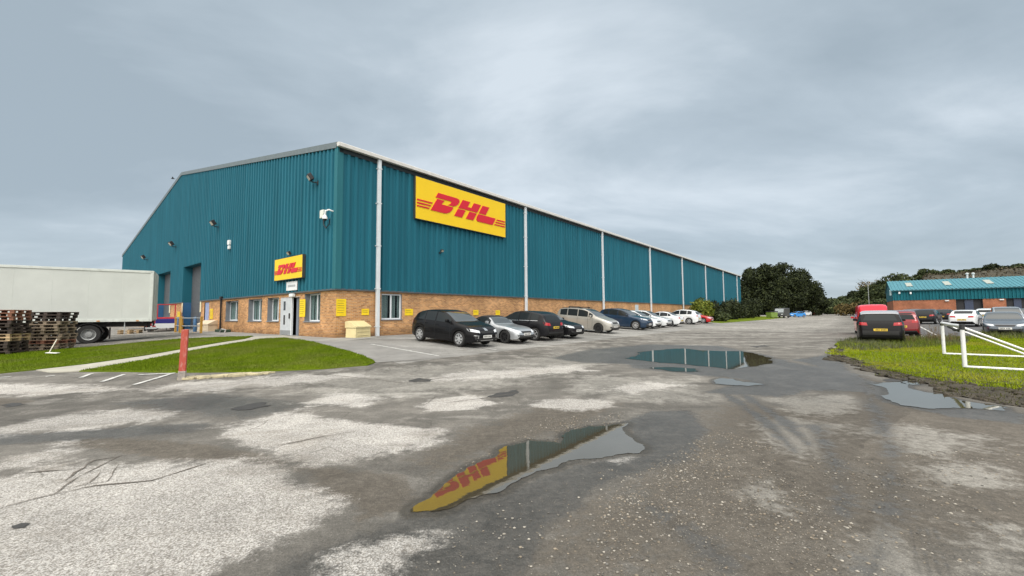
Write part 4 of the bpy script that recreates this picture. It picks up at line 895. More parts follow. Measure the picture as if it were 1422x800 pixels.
    def patch(name, grid, d, m2, off=.004, parent=t):
        """grid: rows of 3-D start points, cast along d onto the body"""
        d = Vector(d).normalized(); P = []
        for row in grid:
            rr_ = []
            for p in row:
                h_ = cast(Vector(p)-d*2.5, d); rr_.append(None if h_ is None else h_-d*off)
            P.append(rr_)
        q = MB(); idx = {}
        for a_, row in enumerate(P):
            for b_, v in enumerate(row):
                if v is not None: idx[a_, b_] = len(q.v); q.v.append(tuple(v))
        nr, nc = len(P), len(P[0])
        for a_ in range(nr-1):
            for b_ in range(nc-1):
                kk = [(a_, b_), (a_, b_+1), (a_+1, b_+1), (a_+1, b_)]
                if all(z in idx for z in kk): q.f.append(tuple(idx[z] for z in kk)); q.m.append(0)
        if not q.f: return None
        # edge skirt, so that the piece has thickness
        ec = {}
        for f in q.f:
            for e0, e1 in zip(f, f[1:]+f[:1]): ec[tuple(sorted((e0, e1)))] = ec.get(tuple(sorted((e0, e1))), 0)+1
        mp_ = {}
        for (e0, e1), c_ in list(ec.items()):
            if c_ == 1:
                for z in (e0, e1):
                    if z not in mp_: mp_[z] = len(q.v); q.v.append(tuple(Vector(q.v[z])+d*(off+.006)))
                q.f.append((e0, e1, mp_[e1], mp_[e0])); q.m.append(0)
        return q.build(name, m2, parent, smooth=35)
    def quad(c, nu, nv):
        c = [Vector(p) for p in c]
        return [[c[0].lerp(c[1], u/nu).lerp(c[3].lerp(c[2], u/nu), v/nv) for u in range(nu+1)] for v in range(nv+1)]
    X = lambda s: Ln/2-s
    nn_ = 7 if lod else 4
    # glass
    for sg in (1, -1):
        for s0, s1 in S['side']:
            g = []; cols = []
            for u in range(nn_+1):
                s = s0+(s1-s0)*u/nn_; z0 = belt(s)+.035; z1 = belt(s)+(top(s)-belt(s))*.86-.01
                cols.append((s, z0, max(z1, z0+.015)))
            g = [[(X(s), sg*.0, z0+(z1-z0)*v/4) for s, z0, z1 in cols] for v in range(5)]
            patch('side_window', g, (0, -sg, 0), GLS, .005)
            if chrome and lod: patch('window_trim', [[(X(s), 0, z0-.03+.022*v) for s, z0, z1 in cols] for v in (0, 1)], (0, -sg, 0), CHR, .006)
    g = []
    for v in range(9):
        s = S['cowl']+.07+(S['rf']-.09-S['cowl']-.07)*v/8; yy = roof_hw(s)*.93 if v > 1 else hw(s)*.80
        g.append([(X(s), yy*(1-2*u/8), 1.0) for u in range(9)])
    patch('windscreen', g, (0, 0, -1), WSC, .005)
    if style == 'van': pass
    elif style in ('sedan', 'roadster'):
        g = [[(X(S['rr']+.1+(S['rb']-.12-S['rr']-.1)*v/6), roof_hw(S['rr'])*.82*(1-2*u/8), 1.0) for u in range(9)] for v in range(7)]
        patch('rear_window', g, (0, 0, -1), GLS, .005)
    else:
        zr0, zr1 = belt(S['rb'])+.06, top(S['rr'])-.10
        g = [[(0, (W/2*(.70-.13*v/6))*(1-2*u/8), zr0+(zr1-zr0)*v/6) for u in range(9)] for v in range(7)]
        patch('rear_window', g, (1, 0, 0), GLS, .005)
    # front
    hz = S['top'][2][1]-.05; fy = W/2
    for sg in (1, -1):
        patch('headlight', quad([(0, sg*fy*.50, hz-.10), (0, sg*fy*.50, hz-.005), (0, sg*fy*.90, hz+.075), (0, sg*fy*.885, hz-.045)], 4, 8), (-1, 0, 0), HLT, .006)
        if lod: patch('fog_light', quad([(0, sg*fy*.60, .33), (0, sg*fy*.56, .44), (0, sg*fy*.78, .46), (0, sg*fy*.74, .34)], 3, 3), (-1, 0, 0), TRIM, .004)
        if drl: patch('bumper_trim', quad([(0, sg*fy*.62, .30), (0, sg*fy*.57, .50), (0, sg*fy*.63, .52), (0, sg*fy*.68, .31)], 2, 4), (-1, 0, 0), CHR, .007); patch('bumper_trim', quad([(0, sg*fy*.57, .495), (0, sg*fy*.58, .53), (0, sg*fy*.78, .53), (0, sg*fy*.79, .50)], 2, 4), (-1, 0, 0), CHR, .007)
        tz = .86 if style in ('hatch', 'sedan') else .72 if style == 'roadster' else .98; e_ = .12 if big_tail else 0
        patch('tail_light', quad([(0, sg*fy*(.52-e_), tz-.07), (0, sg*fy*(.55-e_), tz+.07), (0, sg*fy*.90, tz+.10), (0, sg*fy*.885, tz-.05)], 4, 8), (1, 0, 0), TLT, .006)
    if drl: patch('grille_trim', quad([(0, fy*.42, .285), (0, fy*.44, .315), (0, -fy*.44, .315), (0, -fy*.42, .285)], 2, 8), (-1, 0, 0), CHR, .009); patch('badge', quad([(0, .09, hz-.01), (0, .07, hz+.10), (0, -.07, hz+.10), (0, -.09, hz-.01)], 2, 2), (-1, 0, 0), CHR, .006)
    patch('grille', quad([(0, fy*.40, hz-.12), (0, fy*.46, hz-.02), (0, -fy*.46, hz-.02), (0, -fy*.40, hz-.12)], 3, 8), (-1, 0, 0), TRIM, .004)
    patch('lower_grille', quad([(0, fy*.56, .29), (0, fy*.60, .42), (0, -fy*.60, .42), (0, -fy*.56, .29)], 3, 8), (-1, 0, 0), TRIM, .004)
    patch('rear_diffuser', quad([(0, fy*.72, .38 if not dark_bumper else .36), (0, fy*.74, .46 if not dark_bumper else .66), (0, -fy*.74, .46 if not dark_bumper else .66), (0, -fy*.72, .38 if not dark_bumper else .36)], 3, 8), (1, 0, 0), TRIM, .005)
    if lod:
        # door gaps
        for sg in (1, -1):
            for s in [S['side'][0][0]-.02]+[q[1]+.035 for q in S['side'][:2 if style not in ('roadster', 'van') else 1]]:
                pts = []
                for v in range(9):
                    z = .30+(belt(s)+.02-.30)*v/8; 
                    if any(abs(s-sw) < Ra+.01 and z < zc+Ra for sw in S['ax']): continue
                    h_ = cast((X(s), sg*2.5, z), (0, -sg, 0))
                    if h_: pts.append(h_+Vector((0, sg*.002, 0)))
                g_ = MB()
                for p in pts: g_.v += [tuple(p+Vector((-.006, 0, 0))), tuple(p+Vector((.006, 0, 0)))]
                g_.f = [(2*c_, 2*c_+1, 2*c_+3, 2*c_+2) for c_ in range(len(pts)-1)]; g_.m = [0]*len(g_.f)
                if g_.f: g_.build('door_gap', SEAM, t)
        for sg in (1, -1):
            for q in S['side'][:2 if style not in ('roadster', 'van') else 1]:
                s = q[1]-.12; z = belt(s)-.10; h_ = cast((X(s), sg*2.5, z), (0, -sg, 0))
                if h_: MB().box((h_.x, h_.y+sg*.012, h_.z), (.17, .03, .028), bev=.008).build('door_handle', pm, t)
    for sg in (1, -1):
        s = S['side'][0][0]+.12; z = belt(s)+.06; h_ = cast((X(s), sg*2.5, z), (0, -sg, 0))
        if h_:
            mm = MB(); mm.box((h_.x+.03, h_.y+sg*.13, h_.z+.05), (.11, .19, .13), rz=-sg*.15, bev=.035); mm.box((h_.x+.03, h_.y+sg*.03, h_.z-.01), (.06, .10, .04)); mm.build('wing_mirror', pm, t, smooth=50)
    h_ = cast((4, 0, .46), (-1, 0, 0)); h2 = cast((-4, 0, .62 if style != 'van' else .5), (1, 0, 0))
    if h_: p_ = MB().box((h_.x+.01, 0, .46), (.015, .52, .115)).build('number_plate', front_plate, t)
    zq = .70 if style in ('suv', 'mpv', 'hatch') else .60
    if h2: h2 = cast((-4, 0, zq), (1, 0, 0)); p2 = MB().box((h2.x-.01, 0, zq), (.015, .52, .115)).build('number_plate', PLY, t)
    for pp, hx, sgn in (((p_ if h_ else None), h_, 1), ((p2 if h2 else None), h2, -1)):
        if pp is None or not lod: continue
        q = MB(); zz = .46 if sgn == 1 else zq; yk = -.2
        for c_ in range(7):
            q.box((hx.x+sgn*.019, yk, zz), (.003, .034, .06)); yk += .055+(.035 if c_ == 3 else 0)
        q.build('plate_print', mat('plate print', (.03, .03, .03), .6), pp)
    if roof_bars:
        q = MB()
        for sg in (1, -1): q.tube([(X(s), sg*roof_hw(s)*.92, top(s)+.035) for s in (S['rf']+.1, 2.7, 3.3, S['rr']-.1)], .02, 6)
        q.build('roof_rail', TRIM, t)
        q = MB()
        for s in (2.45, 3.35): q.box((X(s), 0, top(s)+.075), (.06, roof_hw(s)*2, .035)); q.box((X(s), roof_hw(s)*.9, top(s)+.04), (.1, .06, .09)); q.box((X(s), -roof_hw(s)*.9, top(s)+.04), (.1, .06, .09))
        q.build('roof_bar', TRIM, t)
    # wheels
    for sw in S['ax']:
        for sg in (1, -1):
            wy = sg*(W/2*wl_(sw)-.115); ty = MB(); ri = r*.70
            ty.lathe([(ri, -.10), (r*.93, -.105), (r, -.075), (r, .075), (r*.93, .105), (ri, .10)], (0, 0, 0), 'Y', 28 if lod else 16)
            wo_ = ty.build('wheel', RUB, t, smooth=40, loc=(X(sw), wy, r)); q = MB()
            q.lathe([(ri, -.06), (ri, .098), (ri*.90, .102), (ri*.86, .05)], (0, 0, 0), 'Y', 28 if lod else 16, 0); q.lathe([(ri*.9, .035), (0, .035)], (0, 0, 0), 'Y', 20, 1)
            q.lathe([(ri*.22, .03), (ri*.22, .095), (ri*.15, .10), (0, .10)], (0, 0, 0), 'Y', 12, 0)
            for c_ in range(spokes):
                a_ = 2*math.pi*c_/spokes; q.box((math.cos(a_)*ri*.53, .075, math.sin(a_)*ri*.53), (ri*.80, .04, ri*.26), ry=-a_)
            if sg < 0:
                q.v = [(v[0], -v[1], v[2]) for v in q.v]
            q.build('rim', [rim, RIMD], wo_, smooth=35)
    return t
OUT = math.atan2(-G1[1], -G1[0]); IN = OUT+math.pi           # nose out from the long wall / nose in
BLKP = paint('black', (.008, .008, .009)); BLK2 = paint('charcoal black', (.014, .014, .016)); SILV = paint('silver', (.42, .44, .46), .55, .3); CHAMP = paint('champagne silver', (.40, .385, .35), .45, .32)
NAVY = paint('navy', (.022, .045, .085), .3); WHP = paint('white', (.68, .70, .71)); WH2 = paint('pearl white', (.60, .62, .63), .1); REDP = paint('red', (.42, .012, .014)); MARO = paint('maroon', (.17, .008, .012), .2)
SLATE = paint('slate grey', (.10, .12, .145), .4, .3); BLUP = paint('bright blue', (.05, .25, .62)); GRYP = paint('dark grey', (.06, .06, .065), .3)
ROWG = 'cars parked along the long wall'
def row(a, style, pm, d, label, bn=7.45, da=0, **k):
    L_2 = STY[style]['L']/2; x, y = xy(a, bn-L_2); return car(label, style, pm, x, y, d+da, ROWG, **k)
row(2.75, 'hatch', BLKP, OUT, 'black five door hatchback parked nose out, nearest the brick corner', bn=7.55, spokes=7, rim=RIM, drl=True)
row(5.5, 'roadster', SILV, OUT, 'silver two seat roadster with black soft top', bn=7.6, rim=RIMD)
row(8.0, 'hatch', BLK2, IN, 'black hatchback parked tail out with chrome window line', bn=7.6, chrome=True, spokes=5)
row(10.35, 'sedan', BLKP, OUT, 'black saloon nose out with white front plate, behind the chrome trimmed hatchback', bn=7.6, rim=RIMD)
row(16.4, 'mpv', CHAMP, OUT, 'champagne silver people carrier with roof bars', bn=7.0, roof_bars=True, rim=RIMD)
row(23.0, 'suv', NAVY, OUT, 'dark blue sport utility car beside the people carrier', bn=6.9)
row(25.9, 'hatch', WHP, OUT, 'white hatchback squeezed behind the dark blue car', bn=6.6)
row(28.6, 'hatch', WH2, OUT, 'white car nose out, third from the left among the pale cars', bn=6.6, lod=1)
row(32.3, 'sedan', WHP, IN, 'white saloon parked tail out before the white utility car', bn=6.6)
row(40.0, 'suv', WHP, IN, 'white sport utility car tail out next to the red car', bn=6.2)
row(45.6, 'hatch', REDP, OUT, 'small red hatchback at the far end of the wall row', bn=6.2)
# far left of the road, by the big tree
FARG = 'far cars beyond the bushes'
def carpx(px, py, style, pm, head, label, group, **k):
    x, y = gp(px, py); return car(label, style, pm, x, y, head, group, **k)
DIRR = math.atan2(E1[1], E1[0])                                # along the road, away from the camera
carpx(1106, 440.5, 'hatch', BLUP, DIRR+2.4, 'bright blue hatchback by the far dark trees', FARG, lod=0)
carpx(1117, 438.5, 'hatch', WHP, DIRR+2.6, 'far white hatchback behind the bright blue one', FARG, lod=0)
carpx(1125, 437.2, 'hatch', REDP, DIRR+2.6, 'far red hatchback, last before the grey cabinet', FARG, lod=0)
# right hand car park
LOTG = 'cars in the right hand car park'
x, y = at(1222, 470, 22.2)[0], 22.2; car('black crossover with yellow rear plate at the grass verge', 'suv', BLKP, x, y, DIRR-.02, LOTG, roof_paint=paint('roof silver', (.5, .5, .52), .4), dark_bumper=True)
x, y = at(1246, 460, 26.3)[0], 26.3; car('dark red people carrier just beyond the black crossover', 'mpv', MARO, x, y, DIRR+.02, LOTG)
x, y = at(1210, 450, 30.0)[0], 30.0; car('bright red van with a tall plain back ahead of the black crossover', 'van', paint('bright red', (.80, .018, .045), 0, .4), x, y, DIRR+.05, LOTG, name='parked_van', cat='van')
def lot(px, Y, style, pm, head, label, **k):
    car(label, style, pm, at(px, 440, Y)[0], Y, head, LOTG, **k)
TOW = math.atan2(-.62, -.78)                                  # facing the camera
lot(1288, 43, 'hatch', BLK2, math.atan2(.62, .85), 'dark hatchback tail towards us with round badge and yellow plate', dark_bumper=True)
lot(1271, 50, 'hatch', GRYP, TOW+.5, 'grey hatchback partly hidden left of the dark badged hatchback')
lot(1312, 50, 'sedan', BLK2, math.atan2(.62, .85), 'dark saloon between the dark hatchback and the white saloon', lod=1)
lot(1342, 37, 'sedan', WHP, math.atan2(.60, .85), 'white saloon with tail towards us and red lamps', big_tail=True)
lot(1372, 47, 'hatch', WH2, math.atan2(.62, .85), 'white hatchback half hidden behind the white saloon')
lot(1398, 35, 'mpv', SILV, TOW+.1, 'silver car behind the slate grey saloon')
lot(1426, 44, 'sedan', GRYP, TOW, 'dark grey saloon at the right edge beyond the silver car')
x, y = at(1394, 460, 26.5)[0], 26.5; car('slate grey saloon facing us behind the rough grass', 'sedan', SLATE, x, y, math.atan2(-.72, -.80), LOTG)
# ------------------------------------------------------------------ trailer, pallets, post, bins and the rest
TRD = Vector((.80, .595, 0)).normalized(); TPX, TPY = -20.8, 24.0
tr = thing('box_trailer', (TPX, TPY, .20), math.atan2(TRD.y, TRD.x), 'long white box trailer backed towards the roller doors', 'trailer')
TW = mat('white trailer panel', (.51, .535, .51), .45, var=.07, vscale=.8); TFR = mat('trailer frame', (.55, .58, .55), .4); STE = mat('dark steel', (.02, .02, .022), .6)
LT = 12.6; z0, z1 = 1.20, 4.08
MB().box((-LT/2, 1.25, (z0+z1)/2), (LT, 2.5, z1-z0), bev=.02).build('box', TW, tr)
q = MB()
for yy in (-.012, 2.512): q.box((-LT/2, yy, z1-.06), (LT+.04, .05, .13), bev=.01); q.box((-LT/2, yy, z0+.05), (LT+.04, .05, .16), bev=.01); q.box((-.06, yy, (z0+z1)/2), (.14, .05, z1-z0), bev=.01)
q.box((.0, 1.25, z1-.06), (.05, 2.5, .13)); q.build('edge_rail', TFR, tr)
q = MB(); q.box((.012, .63, (z0+z1)/2), (.05, 1.2, z1-z0-.1), bev=.01); q.box((.012, 1.87, (z0+z1)/2), (.05, 1.2, z1-z0-.1), bev=.01); ob = q.build('rear_door', TW, tr)
for k in range(8): MB().box((-.6-k*1.6, -.042, z0+.02), (.12, .02, .05)).build('marker_light', mat('amber lens', (.5, .2, .02), .3), tr)
for k in range(9): MB().box((-1.3-k*1.35, -.0015, (z0+z1)/2), (.012, .006, z1-z0-.3)).build('panel_seam', TFR, tr)
q = MB()
for yy in (.35, .95, 1.55, 2.15): q.tube([(.06, yy, z0+.05), (.06, yy, z1-.08)], .02, 6)
q.build('lock_rod', TFR, ob)
q = MB(); q.box((-LT/2, .75, z0-.17), (LT, .12, .3)); q.box((-LT/2, 1.75, z0-.17), (LT, .12, .3)); q.box((-.1, 1.25, .62), (.12, 2.3, .14)); q.box((-.3, .5, .85), (.1, .08, .5)); q.box((-.3, 2, .85), (.1, .08, .5))
for k in range(9): q.box((-.4-k*1.4, 1.25, z0-.06), (.1, 2.4, .1))
q.build('chassis', STE, tr)
q = MB(); q.box((-1.15, .14, .82), (.04, .05, .7)); q.box((-.02, .14, .78), (.5, .05, .10)); q.build('side_guard', mat('galvanised', (.42, .44, .45), .4, .4), tr)
q = MB(); q.box((-.02, .35, .98), (.06, .4, .12)); q.box((-.02, 2.15, .98), (.06, .4, .12)); q.build('tail_light', TLT, tr)
for tx in (-2.55, -3.87, -5.19):
    for sg, wy in ((-1, .17), (1, 2.33)):
        w_ = MB(); w_.lathe([(.30, -.17), (.46, -.175), (.5, -.13), (.5, .13), (.46, .175), (.30, .17)], (0, 0, 0), 'Y', 32)
        wo_ = w_.build('wheel', RUB, tr, smooth=40, loc=(tx, wy, .5)); q = MB(); s = sg
        q.lathe([(.30, s*.17), (.27, s*.15), (.25, s*.06), (.16, s*.05), (.15, s*.14), (.0, s*.15)], (0, 0, 0), 'Y', 24)
        for k in range(10): a_ = k*.628; q.box((math.cos(a_)*.20, s*.07, math.sin(a_)*.20), (.03, .04, .03))
        q.build('rim', mat('steel rim', (.34, .35, .35), .45, .5), wo_, smooth=40)
q = MB()
for k in range(9):
    a_ = R(20+k*17.5); q.box((-2.55+math.cos(a_)*.58, .17, .5+math.sin(a_)*.58), (.22, .42, .02), ry=-(a_-math.pi/2))
q.build('mudguard', STE, tr)
MB().box((-1.75, .25, .55), (.02, .42, .62)).build('mud_flap', STE, tr)
# pallets
def wood(n, c): return mat(n, c, .85, var=.3, vscale=7, bump=.3, island=.3)
WD = [wood('grey pallet wood', (.235, .185, .135)), wood('dark pallet wood', (.045, .032, .026)), wood('pale pallet wood', (.40, .29, .17)), wood('reddish pallet wood', (.22, .095, .06))]
WNAME = ['weathered grey', 'dark stained', 'pale new', 'reddish brown']
def pallet_mesh(m_):
    q = MB()
    for k in range(7): q.box((0, -.45+k*.15, .133), (1.2, .10 if k % 2 else .12, .022), mi=0)
    for xx in (-.53, 0, .53):
        q.box((xx, 0, .111), (.14, 1.0, .022))
        for yy in (-.45, 0, .45): q.box((xx, yy, .061), (.14, .10, .078))
    for yy in (-.45, 0, .45): q.box((0, yy, .011), (1.2, .10, .022))
    return q.build('pallet', m_)
protos = {}
ORD = ['top', 'second', 'third', 'fourth', 'fifth', 'sixth', 'seventh', 'eighth', 'ninth', 'tenth', 'eleventh', 'twelfth', 'thirteenth', 'fourteenth']
def pallet(k, loc, rz, lab, rx=0):
    if k not in protos: protos[k] = o = pallet_mesh(WD[k])
    else: o = protos[k].copy(); C.objects.link(o)
    o.location = loc; o.rotation_euler = (rx, 0, rz); tag(o, lab, 'pallet', 'stacked wooden pallets by the trailer'); return o
def stack(px, py, rz, kinds, where, jit=.06):
    x, y = gp(px, py); x, y = x-.28, y+.42; z = terrain(x, y)+.01; n = len(kinds)
    for i_, k in enumerate(kinds):
        from_top = n-1-i_
        pallet(k, (x+rng.uniform(-jit, jit), y+rng.uniform(-jit, jit), z), rz+rng.uniform(-.06, .06), f"{WNAME[k]} pallet, {'the top one' if from_top == 0 else ORD[from_top]+' from the top'} of the {where}"); z += .146
PZ = R(12)
stack(66, 486.5, PZ, [0, 0, 3, 0, 0, 0, 0, 0, 0, 1, 1, 1], 'right stack by the wheel')
stack(-6, 494, PZ+.08, [1, 1, 1, 1, 2, 2, 1, 1, 1, 1, 3, 3, 3], 'left stack')
stack(38, 487, PZ-.2, [1]*8, 'low middle stack', .08)
x, y = gp(172, 464)
for i_ in range(2): pallet(2, (x+.2, y+.3, terrain(x, y)+.01+.146*i_), .5, ('upper' if i_ else 'lower')+' of two pale pallets lying beyond the trailer wheel')
pl = MB(); x, y = gp(74, 491); pl.box((0, 0, .33), (.04, .02, .56), rx=R(-14), ry=R(14)); o = pl.build('loose_board', wood('bleached board', (.55, .52, .45))); o.location = (x, y-.02, terrain(x, y)); tag(o, 'pale loose board leaning on the right pallet stack', 'board')
x, y = gp(73, 494); o = MB().box((0, 0, .05), (.36, .2, .03), rz=.3, ry=.08, bev=.01).build('litter', mat('white card', (.66, .66, .62), .8)); o.location = (x, y, terrain(x, y)+.06); tag(o, 'flat white scrap lying on the upper lawn', 'litter')
# red post
x, y = gp(252.5, 527.5); t = thing('marker_post', (x, y, terrain(x, y)), 0, 'faded red square post with a worn concrete foot', 'post'); t.rotation_euler = (0, R(1.3), .5)
m_, tt, bs_ = principled('faded red paint'); N_ = tt.nodes.new; tc_ = N_('ShaderNodeTexCoord'); no_ = N_('ShaderNodeTexNoise'); no_.inputs['Scale'].default_value = 9; no_.inputs['Detail'].default_value = 6; no_.inputs['Roughness'].default_value = .75; mpn = N_('ShaderNodeMapping'); mpn.inputs['Scale'].default_value = (2, 2, .6); tt.links.new(tc_.outputs['Object'], mpn.inputs[0]); tt.links.new(mpn.outputs[0], no_.inputs['Vector'])
rr_ = N_('ShaderNodeValToRGB'); rr_.color_ramp.elements[0].position = .52; rr_.color_ramp.elements[0].color = (.42, .075, .05, 1); rr_.color_ramp.elements[1].position = .78; rr_.color_ramp.elements[1].color = (.50, .34, .30, 1); tt.links.new(no_.outputs['Fac'], rr_.inputs[0]); tt.links.new(rr_.outputs[0], bs_.inputs['Base Color']); bs_.inputs['Roughness'].default_value = .8
MB().box((0, 0, .70), (.135, .135, 1.06), bev=.012).build('post', m_, t); MB().box((0, 0, .10), (.15, .15, .24), bev=.02).build('foot', mat('bare concrete', (.33, .30, .27), .9, var=.3, vscale=8, bump=.5), t)
# goal frame lying edge on
GO1 = Vector((*gp(1311.5, 495), 0)); GO2 = Vector((*gp(1340.5, 514.5), 0)); GO1.z = .06; GO2.z = .06
gd = (GO2-GO1); wd_ = gd.length; gu_ = gd.normalized(); gn = Vector((-gu_.y, gu_.x, 0))
if gn.x < 0: gn = -gn
t = thing('football_goal', GO1, 0, 'white tubular five a side goal frame on the verge', 'goal'); WGO = mat('white goal paint', (.74, .75, .74), .4, var=.08, vscale=8)
hG = 1.13; dG = 2.0; P_ = lambda u, n, z: gu_*u+gn*n+Vector((0, 0, z))
for u in (0, wd_): MB().tube([P_(u, 0, .0), P_(u, 0, hG)], .048, 12).build('post', WGO, t, smooth=50); MB().tube([P_(u, 0, hG-.02), P_(u, dG, .04)], .03, 10).build('side_stay', WGO, t, smooth=50); MB().tube([P_(u, .04, .04), P_(u, dG, .04)], .035, 10).build('ground_bar', WGO, t, smooth=50)
MB().tube([P_(-.0, 0, hG), P_(wd_*.5, 0, hG-.015), P_(wd_, 0, hG)], .05, 12).build('crossbar', WGO, t, smooth=50); MB().tube([P_(0, dG, .04), P_(wd_, dG, .04)], .03, 10).build('back_bar', WGO, t, smooth=50)
rl = MB(); rl.tube([P_(wd_*k/14, .09+.03*math.sin(k*1.7), hG-.06-.10*math.sin(k/14*math.pi)+.02*math.sin(k*2.3)) for k in range(2, 15)], [.035+.012*math.sin(k*2.1) for k in range(2, 15)], 8); rl.build('rolled_net', mat('dark net', (.05, .05, .05), .95), t, smooth=60)
q = MB()
for u in (0, wd_): q.tube([P_(u, 0, -.05), P_(u, 0, .03)], .056, 10); q.tube([P_(u, 0, hG-.09), P_(u, 0, hG+.055)], .058, 10)
q.build('corner_joint', mat('black joint', (.02, .02, .02), .5), t)
for z in (.2, .6, .7, 1.0): pass
# grit bins
def grit(loc, rz, W, c, lab):
    t = thing('grit_bin', loc, rz, lab, 'grit bin'); H = .78
    q = MB(); q.prism([(-W/2, 0), (W/2, 0), (W/2*.96, H*.62), (-W/2*.96, H*.62)], (0, -.33, 0), (1, 0, 0), (0, 0, 1), (0, 1, 0), .66); q.box((0, -.335, .12), (W*.7, .03, .05), bev=.01); q.box((0, -.335, .3), (W*.8, .03, .04), bev=.01)
    q.build('tub', c, t)
    l = MB(); l.prism([(-.37, 0), (.36, 0), (.36, .30), (.16, .34), (-.37, .06)], (-W/2-.02, 0, H*.62+.012), (0, 1, 0), (0, 0, 1), (1, 0, 0), W+.04); l.build('lid', c, t, smooth=30)
    MB().box((0, -.385, H*.66), (.2, .03, .05), bev=.01).build('handle', c, t)
x, y = xy(.98, .42); grit((x, y, terrain(x, y)), ROT+.25, 1.0, mat('yellow grit plastic', (.64, .55, .30), .55, var=.08), 'pale yellow grit bin at the brick corner')
x, y = xy(-.45, -18.2); grit((x, y, terrain(x, y)), ROT-math.pi/2+.2, 1.5, mat('cream grit plastic', (.60, .50, .36), .6, var=.1), 'cream grit bin with a sloping lid by the black rainwater pipe')
x, y = xy(-.5, -14.6); t = thing('planter', (x, y, terrain(x, y)), ROT-math.pi/2, 'low dark green tray lying against the wall under the first window', 'tray'); MB().box((0, 0, .1), (1.7, .5, .2), bev=.05).build('tray', mat('dark green plastic', (.02, .05, .03), .6), t); q = MB(); q.tube([(.4, -.3, .02), (.9, -.35, .25), (1.3, -.2, .2), (1.4, -.3, .02)], .04, 6); q.build('hose', mat('grey hose', (.4, .4, .4), .6), t)
# barriers and bollards by the roller doors
YP = mat('dull yellow steel', (.50, .28, .05), .6, var=.2); BP = mat('blue steel', (.05, .14, .28), .55, var=.15); GP_ = mat('galvanised rail', (.40, .42, .42), .45, .4)
def barrier(q0, q1, lab):
    p0, p1 = Vector((*gp(*q0), 0)), Vector((*gp(*q1), 0)); p0.z = terrain(p0.x, p0.y); t = thing('safety_barrier', p0, math.atan2((p1-p0).y, (p1-p0).x), lab, 'barrier', 'barriers at the roller doors'); L2 = (p1-p0).length
    for xx in (0, L2): MB().box((xx, 0, .58), (.12, .12, 1.16), bev=.01).build('post', YP, t)
    for z in (.5, 1.05): MB().tube([(0.06, 0, z), (L2-.06, 0, z)], .035, 8).build('rail', GP_, t)
barrier((252, 462.5), (278.5, 463), 'yellow and grey safety barrier in front of the nearer roller door'); barrier((243.5, 461.5), (249, 462), 'short yellow safety barrier left of the longer one')
for px_, py_, lab in ((270.5, 461.5, 'blue bollard behind the longer safety barrier'), (246.5, 460.6, 'blue bollard behind the short safety barrier')):
    x, y = gp(px_, py_); t = thing('bollard', (x, y, terrain(x, y)), 0, lab, 'bollard', 'bollards at the roller doors'); MB().lathe([(.11, 0), (.11, 1.05), (.08, 1.1), (0, 1.12)], n=14).build('tube', BP, t, smooth=40); MB().lathe([(.16, 0), (.16, .03), (.11, .03)], n=14).build('foot_plate', YP, t)
# low white utility trailer with a blue crate, red lift truck behind it
x, y = gp(231, 460.5); yaw = math.atan2(.77, -.64); fx_ = Vector((math.cos(yaw), math.sin(yaw), 0)); x += fx_.x*1.5; y += fx_.y*1.5
t = thing('utility_trailer', (x, y, terrain(x, y)), yaw, 'low white utility trailer beyond the rear end of the box trailer', 'trailer')
q = MB(); q.lim(-1.5, 1.5, -.95, .95, .28, .34); q.lim(-1.5, 1.5, -.95, -.91, .34, .62); q.lim(-1.5, 1.5, .91, .95, .34, .62); q.lim(1.46, 1.5, -.91, .91, .34, .62); q.build('body', WHP, t)
MB().lim(-1.54, -1.5, -.95, .95, .27, .63).build('tailgate', WHP, t); q = MB(); q.tube([(1.5, 0, .3), (2.6, 0, .34)], .04, 8); q.tube([(2.5, 0, .34), (2.5, 0, .03)], .03, 8); q.build('drawbar', STE, t)
for sy in (-1.05, 1.05): MB().lathe([(0, -.09), (.22, -.09), (.28, -.06), (.28, .06), (.22, .09), (0, .09)], (0, 0, 0), 'Y', 18).build('wheel', RUB, t, smooth=40, loc=(-.1, sy, .28)); MB().box((-.1, sy, .6), (.75, .22, .04), bev=.01).build('mudguard', TRIM, t)
for sy in (-.75, .75): MB().box((-1.555, sy, .42), (.03, .2, .09)).build('tail_light', TLT, t)
c_ = MB().box((0, 0, .19), (1.0, 1.35, .38), bev=.03).build('crate', mat('deep blue plastic', (.015, .015, .16), .5)); c_.location = Vector((x, y, terrain(x, y)+.60))-fx_*.9; c_.rotation_euler = (0, 0, yaw); tag(c_, 'deep blue crate riding on the low white utility trailer', 'crate')
x2, y2 = at(228, 455, 36.5)[0], 36.5
t = thing('lift_truck', (x2, y2, terrain(x2, y2)), yaw+math.pi/2, 'red lift truck frame standing behind the blue crate', 'forklift'); RS = mat('red steel', (.45, .02, .03), .5)
q = MB(); q.box((0, 0, .75), (1.8, 1.1, .7), bev=.06); q.build('chassis', RS, t); q = MB()
for xx in (-.7, .5):
    for yy in (-.5, .5): q.box((xx, yy, 1.6), (.08, .08, 1.2))
q.box((-.1, 0, 2.2), (1.35, 1.1, .07)); q.build('cab_guard', RS, t); q = MB()
for yy in (-.35, .35): q.box((1.1, yy, 1.3), (.12, .12, 2.3))
q.box((1.1, 0, 2.35), (.12, .8, .1)); q.box((1.1, 0, 1.2), (.12, .8, .1)); q.build('mast', RS, t); q = MB()
for yy in (-.3, .3): q.box((1.75, yy, .12), (1.1, .12, .05))
q.build('fork', STE, t)
for sx in (-.6, .6):
    for sy in (-.5, .5): MB().lathe([(0, -.12), (.28, -.12), (.28, .12), (0, .12)], (0, 0, 0), 'Y', 16).build('wheel', RUB, t, smooth=40, loc=(sx, sy, .28))
